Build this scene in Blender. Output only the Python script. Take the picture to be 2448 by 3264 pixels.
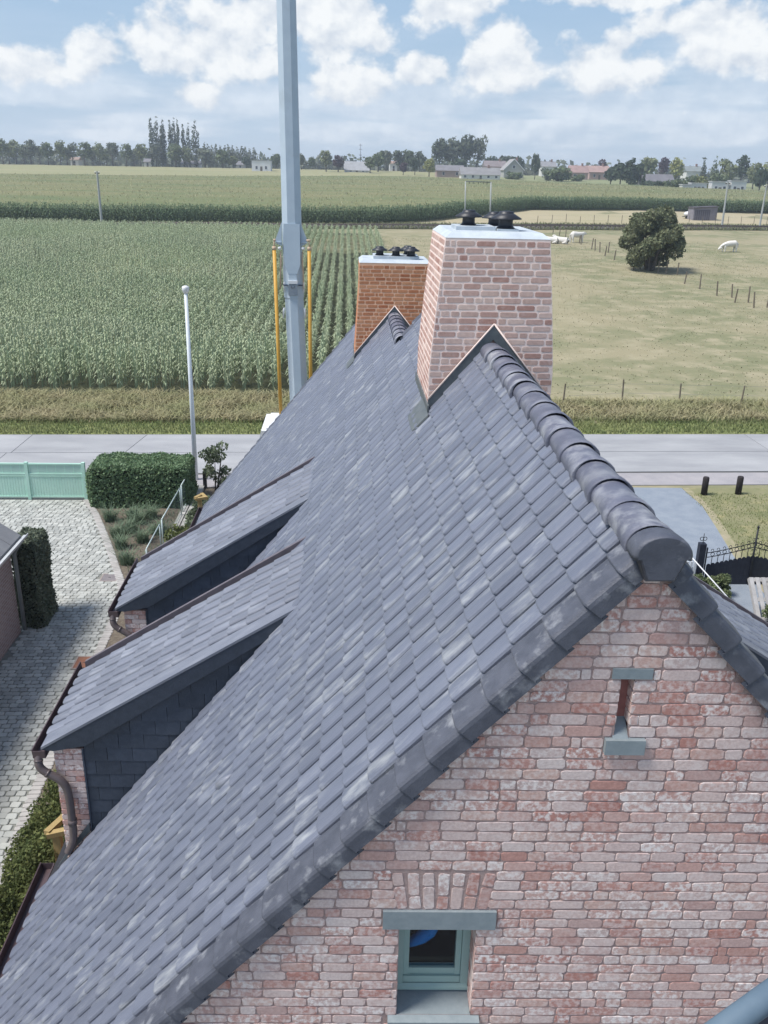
import bpy, math, random
import numpy as np
from mathutils import Matrix, Vector
random.seed(7); rng = np.random.default_rng(7)
R = math.radians
for o in list(bpy.data.objects): bpy.data.objects.remove(o)
scene = bpy.context.scene
COL = scene.collection

# ------------------------------------------------------------------ camera
FPX, PITCH, YAW, ROLL, EYE = 2830.0, R(20.75), R(2.67), R(1.2), 10.0
FW = np.array([math.sin(YAW)*math.cos(PITCH), math.cos(YAW)*math.cos(PITCH), -math.sin(PITCH)])
RT = np.cross(FW, [0, 0, 1]); RT /= np.linalg.norm(RT); UP = np.cross(RT, FW)
_c, _s = math.cos(ROLL), math.sin(ROLL); RT, UP = _c*RT+_s*UP, -_s*RT+_c*UP
CAMP = np.array([0, 0, EYE])
cam = bpy.data.cameras.new('camera'); camo = bpy.data.objects.new('camera', cam); COL.objects.link(camo)
cam.sensor_fit = 'HORIZONTAL'; cam.sensor_width = 36; cam.lens = FPX/2448*36
cam.clip_start = 0.05; cam.clip_end = 6000
camo.matrix_world = Matrix(((RT[0], UP[0], -FW[0], 0), (RT[1], UP[1], -FW[1], 0), (RT[2], UP[2], -FW[2], EYE), (0, 0, 0, 1)))
scene.camera = camo

def ray(u, v): return (u-1224)/FPX*RT-(v-1632)/FPX*UP+FW
def pY(u, v, Y): d = ray(u, v); return CAMP+d*(Y/d[1])
def gnd(u, v, z=0.0): d = ray(u, v); return CAMP+d*((z-EYE)/d[2])
def proj(P):
    q = np.asarray(P, float)-CAMP; d = q@FW
    return 1224+FPX*(q@RT)/d, 1632-FPX*(q@UP)/d, d

# ------------------------------------------------------------------ light
scene.view_settings.view_transform = 'Standard'; scene.view_settings.look = 'None'
scene.view_settings.exposure = 0.62; scene.view_settings.gamma = 1.0
SUN_EL, SUN_AZ = R(60), R(-104)          # azimuth from +Y towards +X
sd = Vector((math.sin(SUN_AZ)*math.cos(SUN_EL), math.cos(SUN_AZ)*math.cos(SUN_EL), math.sin(SUN_EL)))
sl = bpy.data.lights.new('sun', 'SUN'); so = bpy.data.objects.new('sun', sl); COL.objects.link(so)
sl.energy = 3.2; sl.angle = R(18); sl.color = (1, .955, .90)
so.rotation_euler = (-sd).to_track_quat('-Z', 'Y').to_euler(); so.location = (-20, -10, 40)

W = bpy.data.worlds.new('World'); scene.world = W; W.use_nodes = True
wt = W.node_tree; wn = wt.nodes; wl = wt.links; wn.clear()
def nd(t, kind, **kw):
    n = t.nodes.new(kind)
    for k, v in kw.items():
        if k == 'i':
            for a, b in v.items(): n.inputs[a].default_value = b
        else: setattr(n, k, v)
    return n
def wm(op, a, b=None, c=None, clamp=False):
    n = wn.new('ShaderNodeMath'); n.operation = op; n.use_clamp = clamp
    for i, x in enumerate((a, b, c)):
        if x is None: continue
        if isinstance(x, (int, float)): n.inputs[i].default_value = x
        else: wl.new(x, n.inputs[i])
    return n.outputs[0]
sky = nd(wt, 'ShaderNodeTexSky', sky_type='NISHITA', sun_disc=False, sun_elevation=SUN_EL, sun_rotation=SUN_AZ, altitude=50, air_density=1.0, dust_density=.4, ozone_density=2.5)
tc = wn.new('ShaderNodeTexCoord'); sp = wn.new('ShaderNodeSeparateXYZ'); wl.new(tc.outputs['Generated'], sp.inputs[0])
az = wm('ARCTAN2', sp.outputs[0], sp.outputs[1]); el = wm('ARCSINE', sp.outputs[2])
def wnoise(scale, sx, sy, off, detail=6, rough=.55, da=0.0, de=0.0):
    cb = wn.new('ShaderNodeCombineXYZ'); wl.new(wm('MULTIPLY_ADD', az, sx, off+da*sx), cb.inputs[0]); wl.new(wm('MULTIPLY_ADD', el, sy, de*sy), cb.inputs[1]); cb.inputs[2].default_value = off
    n = nd(wt, 'ShaderNodeTexNoise', i={'Scale': scale, 'Detail': detail, 'Roughness': rough}); wl.new(cb.outputs[0], n.inputs['Vector']); return n.outputs[0]
nb = wnoise(22, 1, 1.3, 3.1, 9, .56); nb2 = wnoise(22, 1, 1.3, 3.1, 9, .56, -.005, .010); nl = wnoise(5, 1, 2.6, 11.7, 4, .5); nf = wnoise(9, 1, 5.5, 5.3, 5, .55)
# cumulus heaps (azimuth, elevation, half-widths in degrees), read off the photograph
def azel(u, v): d = ray(u, v); return math.atan2(d[0], d[1]), math.asin(d[2]/np.linalg.norm(d))
heaps = [(640, 150, 330, 120), (760, 60, 260, 120), (1080, 90, 190, 150), (1420, 20, 175, 105), (1600, 175, 120, 120), (1580, 235, 190, 70), (1930, 215, 190, 95), (1960, 160, 80, 70),
         (2290, 70, 260, 80), (2380, 160, 240, 90), (1110, 265, 140, 80), (1370, 225, 110, 60), (300, 175, 150, 70), (70, 210, 160, 60), (2000, -20, 300, 50), (620, 300, 90, 50)]
dens = None
for u, v, su, sv in heaps:
    su *= .84; sv *= .84
    a0, e0 = azel(u, v)
    ex = wm('MULTIPLY', wm('SUBTRACT', az, a0), FPX/su); ey = wm('MULTIPLY', wm('SUBTRACT', el, e0), FPX/sv)
    r2 = wm('SQRT', wm('ADD', wm('MULTIPLY', ex, ex), wm('MULTIPLY', ey, ey)))
    b = wm('SUBTRACT', 1.0, r2)
    dens = b if dens is None else wm('MAXIMUM', dens, b)
dens = wm('MAXIMUM', dens, -0.6)
# the rest of the sky carries the same kind of broken cloud
wide = wm('MULTIPLY_ADD', nl, 3.2, -1.72)
up_ = wm('MULTIPLY_ADD', el, 6.0, -1.0, clamp=True)
dens = wm('MAXIMUM', dens, wm('ADD', wide, wm('MULTIPLY_ADD', up_, .55, -.75)))
cum = wm('MULTIPLY_ADD', wm('SUBTRACT', nb, .5), 3.0, dens)
cov = wm('MULTIPLY_ADD', cum, 2.4, .14, clamp=True)
# thin low veil in bands towards the horizon
lowb = wm('MULTIPLY_ADD', el, -5.5, 1.0, clamp=True)
veil = wm('MULTIPLY', wm('MULTIPLY_ADD', nf, 2.4, -.62, clamp=True), lowb)
shade = wm('MULTIPLY_ADD', cum, .38, wm('MULTIPLY_ADD', wm('SUBTRACT', nb, nb2), 3.0, .46), clamp=True)
lows = None
for u, v, su, sv in ((180, 290, 330, 60), (760, 330, 380, 60), (1330, 330, 330, 70), (1500, 300, 260, 70), (1950, 320, 420, 80), (2250, 400, 330, 60), (1700, 420, 420, 50), (1150, 420, 300, 40), (2350, 240, 300, 110), (480, 400, 260, 45)):
    a0, e0 = azel(u, v); ex = wm('MULTIPLY', wm('SUBTRACT', az, a0), FPX/su); ey = wm('MULTIPLY', wm('SUBTRACT', el, e0), FPX/sv)
    b = wm('SUBTRACT', 1.0, wm('SQRT', wm('ADD', wm('MULTIPLY', ex, ex), wm('MULTIPLY', ey, ey)))); lows = b if lows is None else wm('MAXIMUM', lows, b)
lows = wm('MAXIMUM', lows, -1.0)
strat = wm('MULTIPLY', wm('MULTIPLY_ADD', wm('MULTIPLY_ADD', wm('SUBTRACT', nf, .5), 3.0, lows), 1.6, .25, clamp=True), wm('MULTIPLY_ADD', el, -6.0, 1.0, clamp=True))
sshade = wm('MULTIPLY_ADD', wm('SUBTRACT', nb, nb2), 2.6, wm('MULTIPLY_ADD', wm('SUBTRACT', nf, .5), 1.4, .5), clamp=True)
def wrgb(c): n = wn.new('ShaderNodeRGB'); n.outputs[0].default_value = (*c, 1); return n.outputs[0]
def wmix(f, a, b):
    n = wn.new('ShaderNodeMix'); n.data_type = 'RGBA'; wl.new(f, n.inputs[0])
    wl.new(a, n.inputs[6]); wl.new(b, n.inputs[7]); return n.outputs[2]
K = 1/.1
cloudcol = wmix(shade, wrgb((.35*K, .39*K, .445*K)), wrgb((.525*K, .54*K, .55*K)))
hsv = nd(wt, 'ShaderNodeHueSaturation', i={'Saturation': .9, 'Value': .95}); wl.new(sky.outputs[0], hsv.inputs['Color'])
low2 = wm('MULTIPLY_ADD', el, -2.0, 1.15, clamp=True)
c0 = wmix(wm('MULTIPLY', low2, .92), hsv.outputs[0], wmix(wm('MULTIPLY', el, 6.5, clamp=True), wrgb((.29*K, .36*K, .445*K)), wrgb((.185*K, .27*K, .375*K))))
c1 = wmix(wm('MULTIPLY', veil, .55), c0, wrgb((.40*K, .455*K, .53*K)))
c1 = wmix(strat, c1, wmix(sshade, wrgb((.33*K, .385*K, .455*K)), wrgb((.48*K, .515*K, .555*K))))
c2 = wmix(cov, c1, cloudcol)
bg = nd(wt, 'ShaderNodeBackground', i={'Strength': .12}); wl.new(c2, bg.inputs[0])
ow = wn.new('ShaderNodeOutputWorld'); wl.new(bg.outputs[0], ow.inputs[0])

scene.render.engine = 'CYCLES'
try: scene.cycles.max_bounces = 6; scene.cycles.transparent_max_bounces = 8
except Exception: pass

# ------------------------------------------------------------------ materials
MATS = {}
def mat(name, c1, c2=None, scale=4.0, rough=.8, bump=0.0, bscale=60.0, var=0.0, c3=None, p3=(.6, .75), s3=3.0, spec=.3, metal=0.0, detail=4.0, hue=0.0, stretch=None, contrast=(.35, .65), tex=None):
    if name in MATS: return MATS[name]
    m = bpy.data.materials.new(name); m.use_nodes = True; t = m.node_tree; N = t.nodes; L = t.links
    bs = N['Principled BSDF']; bs.inputs['Roughness'].default_value = rough; bs.inputs['Metallic'].default_value = metal
    bs.inputs['Specular IOR Level'].default_value = spec
    g = N.new('ShaderNodeNewGeometry'); pos = g.outputs['Position']
    if stretch:
        mp = N.new('ShaderNodeMapping'); mp.inputs['Scale'].default_value = stretch; L.new(pos, mp.inputs[0]); pos = mp.outputs[0]
    if tex:
        mp = N.new('ShaderNodeMapping'); mp.vector_type = 'TEXTURE'; mp.inputs['Rotation'].default_value = tex[0]; mp.inputs['Scale'].default_value = tex[1]; L.new(pos, mp.inputs[0]); pos = mp.outputs[0]
    rgb = N.new('ShaderNodeRGB'); rgb.outputs[0].default_value = (*c1, 1); col = rgb.outputs[0]
    def noise(s, d=detail):
        n = N.new('ShaderNodeTexNoise'); n.inputs['Scale'].default_value = s; n.inputs['Detail'].default_value = d; n.inputs['Roughness'].default_value = .6
        L.new(pos, n.inputs['Vector']); return n.outputs[0]
    def ramp(f, a, b):
        r = N.new('ShaderNodeMapRange'); r.inputs[1].default_value = a; r.inputs[2].default_value = b; L.new(f, r.inputs[0]); return r.outputs[0]
    def mix(f, a, cb, op='MIX'):
        n = N.new('ShaderNodeMix'); n.data_type = 'RGBA'; n.blend_type = op
        if isinstance(f, float): n.inputs[0].default_value = f
        else: L.new(f, n.inputs[0])
        L.new(a, n.inputs[6])
        if isinstance(cb, tuple): n.inputs[7].default_value = (*cb, 1)
        else: L.new(cb, n.inputs[7])
        return n.outputs[2]
    rnd = None
    if var or hue or name.startswith('brick'):
        oi = N.new('ShaderNodeObjectInfo'); ad = N.new('ShaderNodeMath'); ad.operation = 'ADD'
        L.new(g.outputs['Random Per Island'], ad.inputs[0]); L.new(oi.outputs['Random'], ad.inputs[1])
        fr = N.new('ShaderNodeMath'); fr.operation = 'FRACT'; L.new(ad.outputs[0], fr.inputs[0]); rnd = fr.outputs[0]
    if name.startswith('brick') and c2 is not None:
        cr = N.new('ShaderNodeValToRGB'); cr.color_ramp.interpolation = 'LINEAR'
        pal = c2; cr.color_ramp.elements[0].color = (*pal[0], 1); cr.color_ramp.elements[1].color = (*pal[-1], 1)
        for i, p in enumerate(pal[1:-1]): e = cr.color_ramp.elements.new((i+1)/(len(pal)-1)); e.color = (*p, 1)
        L.new(rnd, cr.inputs[0]); col = mix(ramp(noise(scale), .3, .7), cr.outputs[0], mix(1.0, cr.outputs[0], (.78, .74, .74), 'MULTIPLY'))
    elif c2 is not None: col = mix(ramp(noise(scale), *contrast), col, c2)
    if c3 is not None:
        f3 = ramp(noise(s3, 6), *p3)
        if rnd is not None and not name.startswith('leaf'):
            w2 = N.new('ShaderNodeMath'); w2.operation = 'MULTIPLY_ADD'; w2.inputs[1].default_value = 7.31; w2.inputs[2].default_value = .2; L.new(rnd, w2.inputs[0])
            f2 = N.new('ShaderNodeMath'); f2.operation = 'FRACT'; L.new(w2.outputs[0], f2.inputs[0])
            mm = N.new('ShaderNodeMath'); mm.operation = 'MULTIPLY'; L.new(f3, mm.inputs[0]); L.new(f2.outputs[0], mm.inputs[1]); f3 = mm.outputs[0]
        col = mix(f3, col, c3)
    if var or hue:
        h = N.new('ShaderNodeHueSaturation'); L.new(col, h.inputs['Color'])
        v = N.new('ShaderNodeMapRange'); v.inputs[3].default_value = 1-var; v.inputs[4].default_value = 1+var; L.new(rnd, v.inputs[0]); L.new(v.outputs[0], h.inputs['Value'])
        if hue:
            w3 = N.new('ShaderNodeMath'); w3.operation = 'MULTIPLY'; w3.inputs[1].default_value = 5.77; L.new(rnd, w3.inputs[0])
            f4 = N.new('ShaderNodeMath'); f4.operation = 'FRACT'; L.new(w3.outputs[0], f4.inputs[0])
            v2 = N.new('ShaderNodeMapRange'); v2.inputs[3].default_value = .5-hue; v2.inputs[4].default_value = .5+hue; L.new(f4.outputs[0], v2.inputs[0]); L.new(v2.outputs[0], h.inputs['Hue'])
        col = h.outputs[0]
    L.new(col, bs.inputs['Base Color'])
    if bump:
        bn = N.new('ShaderNodeBump'); bn.inputs['Strength'].default_value = bump; bn.inputs['Distance'].default_value = .01
        L.new(noise(bscale, 5), bn.inputs['Height']); L.new(bn.outputs[0], bs.inputs['Normal'])
    if name.startswith('leaf'):
        tr = N.new('ShaderNodeBsdfTranslucent'); L.new(col, tr.inputs[0]); ms = N.new('ShaderNodeMixShader'); ms.inputs[0].default_value = .3
        L.new(bs.outputs[0], ms.inputs[1]); L.new(tr.outputs[0], ms.inputs[2]); L.new(ms.outputs[0], N['Material Output'].inputs[0])
    MATS[name] = m; return m

def glass(name, col=(.02, .025, .035)):
    if name in MATS: return MATS[name]
    m = bpy.data.materials.new(name); m.use_nodes = True; t = m.node_tree; N = t.nodes; N.remove(N['Principled BSDF'])
    a = N.new('ShaderNodeBsdfTransparent'); a.inputs[0].default_value = (.75, .8, .85, 1); b = N.new('ShaderNodeBsdfGlossy'); b.inputs['Roughness'].default_value = .03
    f = N.new('ShaderNodeFresnel'); f.inputs[0].default_value = 1.5; x = N.new('ShaderNodeMixShader')
    ge = N.new('ShaderNodeNewGeometry'); mu = N.new('ShaderNodeMath'); mu.operation = 'SUBTRACT'; mu.use_clamp = True; t.links.new(f.outputs[0], mu.inputs[0]); t.links.new(ge.outputs['Backfacing'], mu.inputs[1])
    t.links.new(mu.outputs[0], x.inputs[0]); t.links.new(a.outputs[0], x.inputs[1]); t.links.new(b.outputs[0], x.inputs[2]); t.links.new(x.outputs[0], N['Material Output'].inputs[0])
    MATS[name] = m; return m

# ------------------------------------------------------------------ builders
def obj(name, me, m=None, parent=None, label=None, cat=None, group=None, kind=None):
    o = bpy.data.objects.new(name, me); COL.objects.link(o)
    if m is not None and me is not None and not me.materials: me.materials.append(m)
    if parent is not None: o.parent = parent
    if label: o['label'] = label
    if cat: o['category'] = cat
    if group: o['group'] = group
    if kind: o['kind'] = kind
    return o
def thing(name, label, cat, group=None, kind=None, loc=None):
    o = obj(name, None, label=label, cat=cat, group=group, kind=kind)
    o.empty_display_size = .1
    if loc is not None: o.location = loc
    return o
def npmesh(name, V, F, smooth=False):
    V = np.asarray(V, np.float32); F = np.asarray(F, np.int32); me = bpy.data.meshes.new(name)
    k = F.shape[1]; me.vertices.add(len(V)); me.vertices.foreach_set('co', V.ravel())
    me.loops.add(F.size); me.loops.foreach_set('vertex_index', F.ravel())
    me.polygons.add(len(F)); me.polygons.foreach_set('loop_start', np.arange(0, F.size, k, dtype=np.int32))
    me.update(calc_edges=True); me.validate()
    me.polygons.foreach_set('use_smooth', np.full(len(me.polygons), bool(smooth))); me.update(); return me
class MB:
    def __init__(s): s.v = []; s.f = []; s.sm = []
    def add(s, V, F, smooth=False):
        b = len(s.v); s.v += [tuple(map(float, p)) for p in V]; s.f += [tuple(b+i for i in f) for f in F]; s.sm += [smooth]*len(F); return s
    def box(s, x0, x1, y0, y1, z0, z1, M=None):
        V = [(x0, y0, z0), (x1, y0, z0), (x1, y1, z0), (x0, y1, z0), (x0, y0, z1), (x1, y0, z1), (x1, y1, z1), (x0, y1, z1)]
        if M is not None: V = [M @ Vector(p) for p in V]
        return s.add(V, [(0, 3, 2, 1), (4, 5, 6, 7), (0, 1, 5, 4), (1, 2, 6, 5), (2, 3, 7, 6), (3, 0, 4, 7)])
    def prism(s, poly, ext):           # poly: 3-D loop, ext: vector
        n = len(poly); e = np.asarray(ext, float); P = [np.asarray(p, float) for p in poly]; V = P+[p+e for p in P]
        F = [tuple(range(n))[::-1], tuple(range(n, 2*n))]+[(i, (i+1) % n, n+(i+1) % n, n+i) for i in range(n)]
        return s.add(V, F)
    def tube(s, pts, r, n=8, cap=True, smooth=True):
        pts = [np.asarray(p, float) for p in pts]; rs = r if isinstance(r, (list, tuple)) else [r]*len(pts); V = []; F = []
        prev = None
        for i, p in enumerate(pts):
            d = pts[min(i+1, len(pts)-1)]-pts[max(i-1, 0)]; d = d/(np.linalg.norm(d)+1e-9)
            a = np.array([0, 0, 1.]) if abs(d[2]) < .9 else np.array([1., 0, 0])
            if prev is not None: a = prev
            x = a-d*(a@d); x /= np.linalg.norm(x)+1e-9; prev = x; y = np.cross(d, x)
            for k in range(n): t = 2*math.pi*k/n; V.append(p+rs[i]*(math.cos(t)*x+math.sin(t)*y))
        for i in range(len(pts)-1):
            for k in range(n): F.append((i*n+k, i*n+(k+1) % n, (i+1)*n+(k+1) % n, (i+1)*n+k))
        s.add(V, F, smooth)
        if cap:
            b = len(s.v)-len(V); s.f += [tuple(b+k for k in range(n))[::-1], tuple(b+(len(pts)-1)*n+k for k in range(n))]; s.sm += [False]*2
        return s
    def lathe(s, c, prof, n=16, smooth=True):   # prof: (r,z)
        V = []; F = []
        for r, z in prof:
            for k in range(n): t = 2*math.pi*k/n; V.append((c[0]+r*math.cos(t), c[1]+r*math.sin(t), c[2]+z))
        for i in range(len(prof)-1):
            for k in range(n): F.append((i*n+k, i*n+(k+1) % n, (i+1)*n+(k+1) % n, (i+1)*n+k))
        F += [tuple(range(n))[::-1], tuple((len(prof)-1)*n+k for k in range(n))]
        return s.add(V, F, smooth)
    def quad(s, a, b, c, d): return s.add([a, b, c, d], [(0, 1, 2, 3)])
    def shear(s): s.v = [tuple(sh(*v)) for v in s.v]; return s
    def mesh(s, name):
        me = bpy.data.meshes.new(name); me.from_pydata(s.v, [], s.f)
        for p, q in zip(me.polygons, s.sm): p.use_smooth = q
        me.update(); return me
    def build(s, name, m, parent=None, **kw): return obj(name, s.mesh(name), m, parent, **kw)

# pieces: many alike parts; the largest in view become objects, the rest one joined part
VARM = {}
def pieces(name, variants, mats, m, parent, limit=300, rest=None, vkey=None, seed=1):
    r = random.Random(seed)
    mats = [np.array(M, float) for M in mats]
    idx = [r.randrange(len(variants)) for _ in mats]
    def score(M):
        u, v, d = proj(M[:3, 3])
        return (1.0 if (-60 < u < 2508 and -60 < v < 3324 and d > 0) else .01)/max(abs(d), .1)
    order = sorted(range(len(mats)), key=lambda i: -score(mats[i]))
    key = (vkey or name, m.name)
    if key not in VARM:
        VARM[key] = []
        for V, F in variants:
            me = npmesh(name, V, F); me.materials.append(m); VARM[key].append(me)
    for i in order[:limit]:
        o = obj(name, VARM[key][idx[i]], None, parent); o.matrix_basis = Matrix(mats[i].tolist())
    rem = order[limit:]
    if rem:
        VV = []; FF = []; n = 0
        for i in rem:
            V, F = variants[idx[i]]; V = np.asarray(V); M = mats[i]
            VV.append(V@M[:3, :3].T+M[:3, 3]); FF.append(np.asarray(F)+n); n += len(V)
        obj(rest or name+'_field', npmesh(rest or name, np.vstack(VV), np.vstack(FF)), m, parent, kind='stuff')
def frame(o, x, y, z, sx=1, sy=1, sz=1):
    M = np.eye(4); M[:3, 0] = np.asarray(x)*sx; M[:3, 1] = np.asarray(y)*sy; M[:3, 2] = np.asarray(z)*sz; M[:3, 3] = o; return M
# ------------------------------------------------------------------ piece shapes
def ring8(L, H, c, y, jit, r):
    hx, hz = L/2, H/2
    P = [(-hx+c*1.3, -hz), (hx-c*1.3, -hz), (hx, -hz+c), (hx, hz-c), (hx-c*1.3, hz), (-hx+c*1.3, hz), (-hx, hz-c), (-hx, -hz+c)]
    return [(x+r.uniform(-jit, jit), y, z+r.uniform(-jit, jit)) for x, z in P]
def brick_variant(seed, L=.19, H=.06, worn=1.0):
    r = random.Random(seed); j = .0048*worn
    V = ring8(L, H, .006, .05, 0, r)+ring8(L, H, .010, .0024*worn+.0004, j, r)+ring8(L-.0035, H-.003, .010, r.uniform(-.0005, .0005), j*.8, r)
    F = []
    for a in (0, 8):
        for k in range(8): F.append((a+k, a+(k+1) % 8, a+8+(k+1) % 8, a+8+k))
    F += [(16, 17, 18, 19), (16, 19, 20, 23), (20, 21, 22, 23)]
    return np.array(V), np.array(F)
BRICKS = [brick_variant(s) for s in range(8)]
CBRICKS = [brick_variant(s+50, worn=.5) for s in range(6)]
def tile_variant(w=.2, ln=.285, verge=0, seed=0):
    # x across, y up the slope, z out of the roof; lower edge at y=0
    r = random.Random(seed); h = w/2
    prof = [(-h+.005, -.036, .004), (-h+.006, -.006, .003), (-h+.014, .008, .001), (-h+.042, .0170, .0), (-.008, .0205, 0), (h-.052, .0170, .001), (h-.032, .0095, .005), (h-.023, -.003, .015), (h-.020, -.036, .022)]
    if verge:                      # bent down over the gable on the +x side
        prof = prof[:5]+[(h-.010, .015, .001), (h+.014, .011, .003), (h+.027, -.003, .006), (h+.033, -.024, .008), (h+.036, -.098, .008), (h+.020, -.098, .008)]
    V = []; n = len(prof); lift = .030 if verge else .018
    for x, z, yo in prof: V.append((x, yo+.002, z+lift-.016))          # under the lip
    for x, z, yo in prof: V.append((x, yo, z+lift-.003))
    for x, z, yo in prof: V.append((x, yo+.009, z+lift))
    for x, z, yo in prof: V.append((x-(.012 if verge and x > h-.01 else 0), ln, z+.000))
    F = []
    for a in range(3):
        for k in range(n-1): F.append((a*n+k, a*n+k+1, (a+1)*n+k+1, (a+1)*n+k))
    return np.array(V), np.array(F)
TILES = [tile_variant(.197), tile_variant(.196), tile_variant(.1975)]
VTILE = [tile_variant(.22, .275, 1)]
def rot_small(M, rx, rz, r):
    return M @ np.array(Matrix.Rotation(r.uniform(-rx, rx), 4, 'X')) @ np.array(Matrix.Rotation(r.uniform(-rz, rz), 4, 'Z'))
def clip_poly(P, a, b, c):            # keep a*x+b*y<=c
    out = []
    for i in range(len(P)):
        p, q = P[i], P[(i+1) % len(P)]; dp = a*p[0]+b*p[1]-c; dq = a*q[0]+b*q[1]-c
        if dp <= 0: out.append(p)
        if (dp < 0 < dq) or (dq < 0 < dp): t = dp/(dp-dq); out.append((p[0]+t*(q[0]-p[0]), p[1]+t*(q[1]-p[1])))
    return out

# ------------------------------------------------------------------ materials of the house
m_tile = mat('roof_tile', (.118, .132, .172), (.144, .158, .202), scale=7, rough=.45, bump=.3, bscale=90, var=.10, tex=((0, -math.atan(1.22), 0), (3.2, 1, 1)), c3=(.36, .375, .385), p3=(.50, .76), s3=11, spec=.5)
m_dtile = mat('dormer_tile', (.140, .152, .188), (.172, .184, .222), scale=7, rough=.45, bump=.3, bscale=90, var=.12, tex=((0, -math.atan(.624), 0), (3.2, 1, 1)), c3=(.38, .40, .44), p3=(.5, .8), s3=5, spec=.5)
m_verge = mat('verge_tile', (.060, .066, .086), (.088, .095, .120), scale=9, rough=.5, bump=.3, bscale=120, c3=(.30, .31, .33), p3=(.56, .8), s3=7, spec=.45)
m_ridge = mat('ridge_tile', (.105, .112, .15), (.145, .152, .195), scale=6, rough=.5, bump=.3, bscale=100, c3=(.42, .43, .44), p3=(.46, .70), s3=6, spec=.45, var=.08)
m_slate = mat('cheek_slate', (.038, .050, .074), (.05, .064, .092), scale=14, rough=.5, bump=.3, bscale=70, var=.16, spec=.4)
m_zinc = mat('lead_flashing', (.10, .115, .125), (.15, .165, .17), scale=9, rough=.5, bump=.2, bscale=30, metal=.2)
PAL = [(.52, .255, .21), (.64, .40, .345), (.70, .50, .445), (.74, .59, .54), (.67, .46, .40), (.58, .32, .27), (.77, .66, .615), (.54, .275, .23), (.69, .49, .42), (.75, .60, .55), (.63, .49, .45), (.55, .285, .24)]
m_brick = mat('brick', (.5, .3, .25), PAL, scale=60, rough=.9, bump=.35, bscale=110, c3=(.85, .765, .72), p3=(.43, .60), s3=34, spec=.15)
m_mortar = mat('mortar', (.40, .285, .262), (.48, .36, .33), scale=30, rough=.95, bump=.8, bscale=150, spec=.1)
CPAL = [(.30, .185, .165), (.37, .25, .225), (.27, .15, .13), (.41, .30, .27), (.34, .22, .20), (.43, .32, .29), (.29, .18, .16)]
m_cbrick = mat('brick_chimney', (.4, .28, .25), [(min(1, p[0]*1.6), p[1]*1.7, p[2]*1.62) for p in CPAL], scale=24, rough=.9, bump=.15, bscale=90, c3=(.56, .45, .42), p3=(.52, .75), s3=22, spec=.15)
m_cmortar = mat('chimney_mortar', (.76, .62, .56), (.80, .67, .61), scale=12, rough=.95, bump=.4, bscale=120, spec=.1)
OPAL = [(.48, .20, .10), (.56, .26, .135), (.42, .16, .08), (.60, .31, .17), (.52, .225, .115), (.62, .33, .19)]
m_obrick = mat('brick_rust', (.4, .2, .1), OPAL, scale=24, rough=.9, bump=.15, bscale=90, c3=(.56, .36, .22), p3=(.56, .78), s3=22, spec=.15)
m_omortar = mat('rust_mortar', (.68, .42, .28), (.72, .47, .32), scale=12, rough=.95, bump=.4, bscale=120, spec=.1)
m_stone = mat('bluestone', (.225, .265, .28), (.265, .305, .32), scale=18, rough=.6, bump=.2, bscale=120, c3=(.27, .31, .32), s3=30)
m_green = mat('window_paint', (.31, .43, .395), (.33, .455, .42), scale=5, rough=.4, spec=.4)
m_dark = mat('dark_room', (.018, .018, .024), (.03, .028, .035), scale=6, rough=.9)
m_blue = mat('reflection_blue', (.03, .33, .80), (.05, .42, .85), scale=12, rough=.35, bump=.6, bscale=40)  # colour of the blue reflection modelled behind the pane
m_gutter = mat('gutter_plastic', (.085, .06, .065), (.10, .07, .075), scale=8, rough=.4, spec=.4)
m_pipe = mat('pipe_plastic', (.105, .085, .085), (.125, .10, .10), scale=8, rough=.35, spec=.45)
m_black = mat('cowl_black', (.02, .022, .028), (.03, .033, .04), scale=20, rough=.45, bump=.1, spec=.4)
m_slab = mat('chimney_slab', (.42, .47, .51), (.52, .57, .60), scale=5, rough=.6, bump=.2, bscale=60)
m_wall = mat('plain_brickwork', (.40, .27, .24), (.5, .37, .33), scale=14, rough=.95, bump=.6, bscale=40)
m_gl = glass('window_glass')

# ------------------------------------------------------------------ the house
SK, YG = -.027, 4.0
XR, ZR, TN = 1.528, 8.368, 1.22
CS = 1/math.sqrt(1+TN*TN); SN = TN*CS
def sh(x, y, z): return np.array([x, y+SK*x, z])
house = thing('brick_house', 'large brick house with dark tiled gable roof, two chimneys and slate dormers in the foreground', 'house')
NR, GA = 33, .238
YEND1, YEND2, XR2 = 14.1, 20.5, .90
ZR2 = ZR-TN*(XR-XR2)
XE = XR-(.012+GA*NR)*CS; ZE = ZR-TN*(XR-XE)

# --- walls: gable backing, side walls, far gable
WX0, WX1 = -3.12, 2*XR+3.12
def wz(x): return 8.30-TN*abs(x-XR)
OPEN = dict(win=(.326, .78, 5.19, 5.885), slit=(1.440, 1.512, 7.285, 7.575))
# mortar sheet of the gable as strips so that the two openings stay open
mb = MB()
def gquad(x0, x1, z0, z1, y=.005):
    mb.quad(sh(x0, YG+y, z0), sh(x1, YG+y, z0), sh(x1, YG+y, z1), sh(x0, YG+y, z1))
def gpoly(pts, y=.0036): mb.add([sh(x, YG+y, z) for x, z in pts], [tuple(range(len(pts)))])
wx0, wx1, wz0, wz1 = OPEN['win']; sx0, sx1, sz0, sz1 = OPEN['slit']
gpoly([(WX0, 0), (wx0, 0), (wx0, wz(wx0)), (WX0, wz(WX0))])
gpoly([(wx0, 0), (wx1, 0), (wx1, wz0), (wx0, wz0)])
gpoly([(wx0, wz1), (wx1, wz1), (wx1, wz(wx1)), (wx0, wz(wx0))])
gpoly([(wx1, 0), (sx0, 0), (sx0, wz(sx0)), (wx1, wz(wx1))])
gpoly([(sx0, 0), (sx1, 0), (sx1, 7.212), (sx0, 7.212)])
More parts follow.
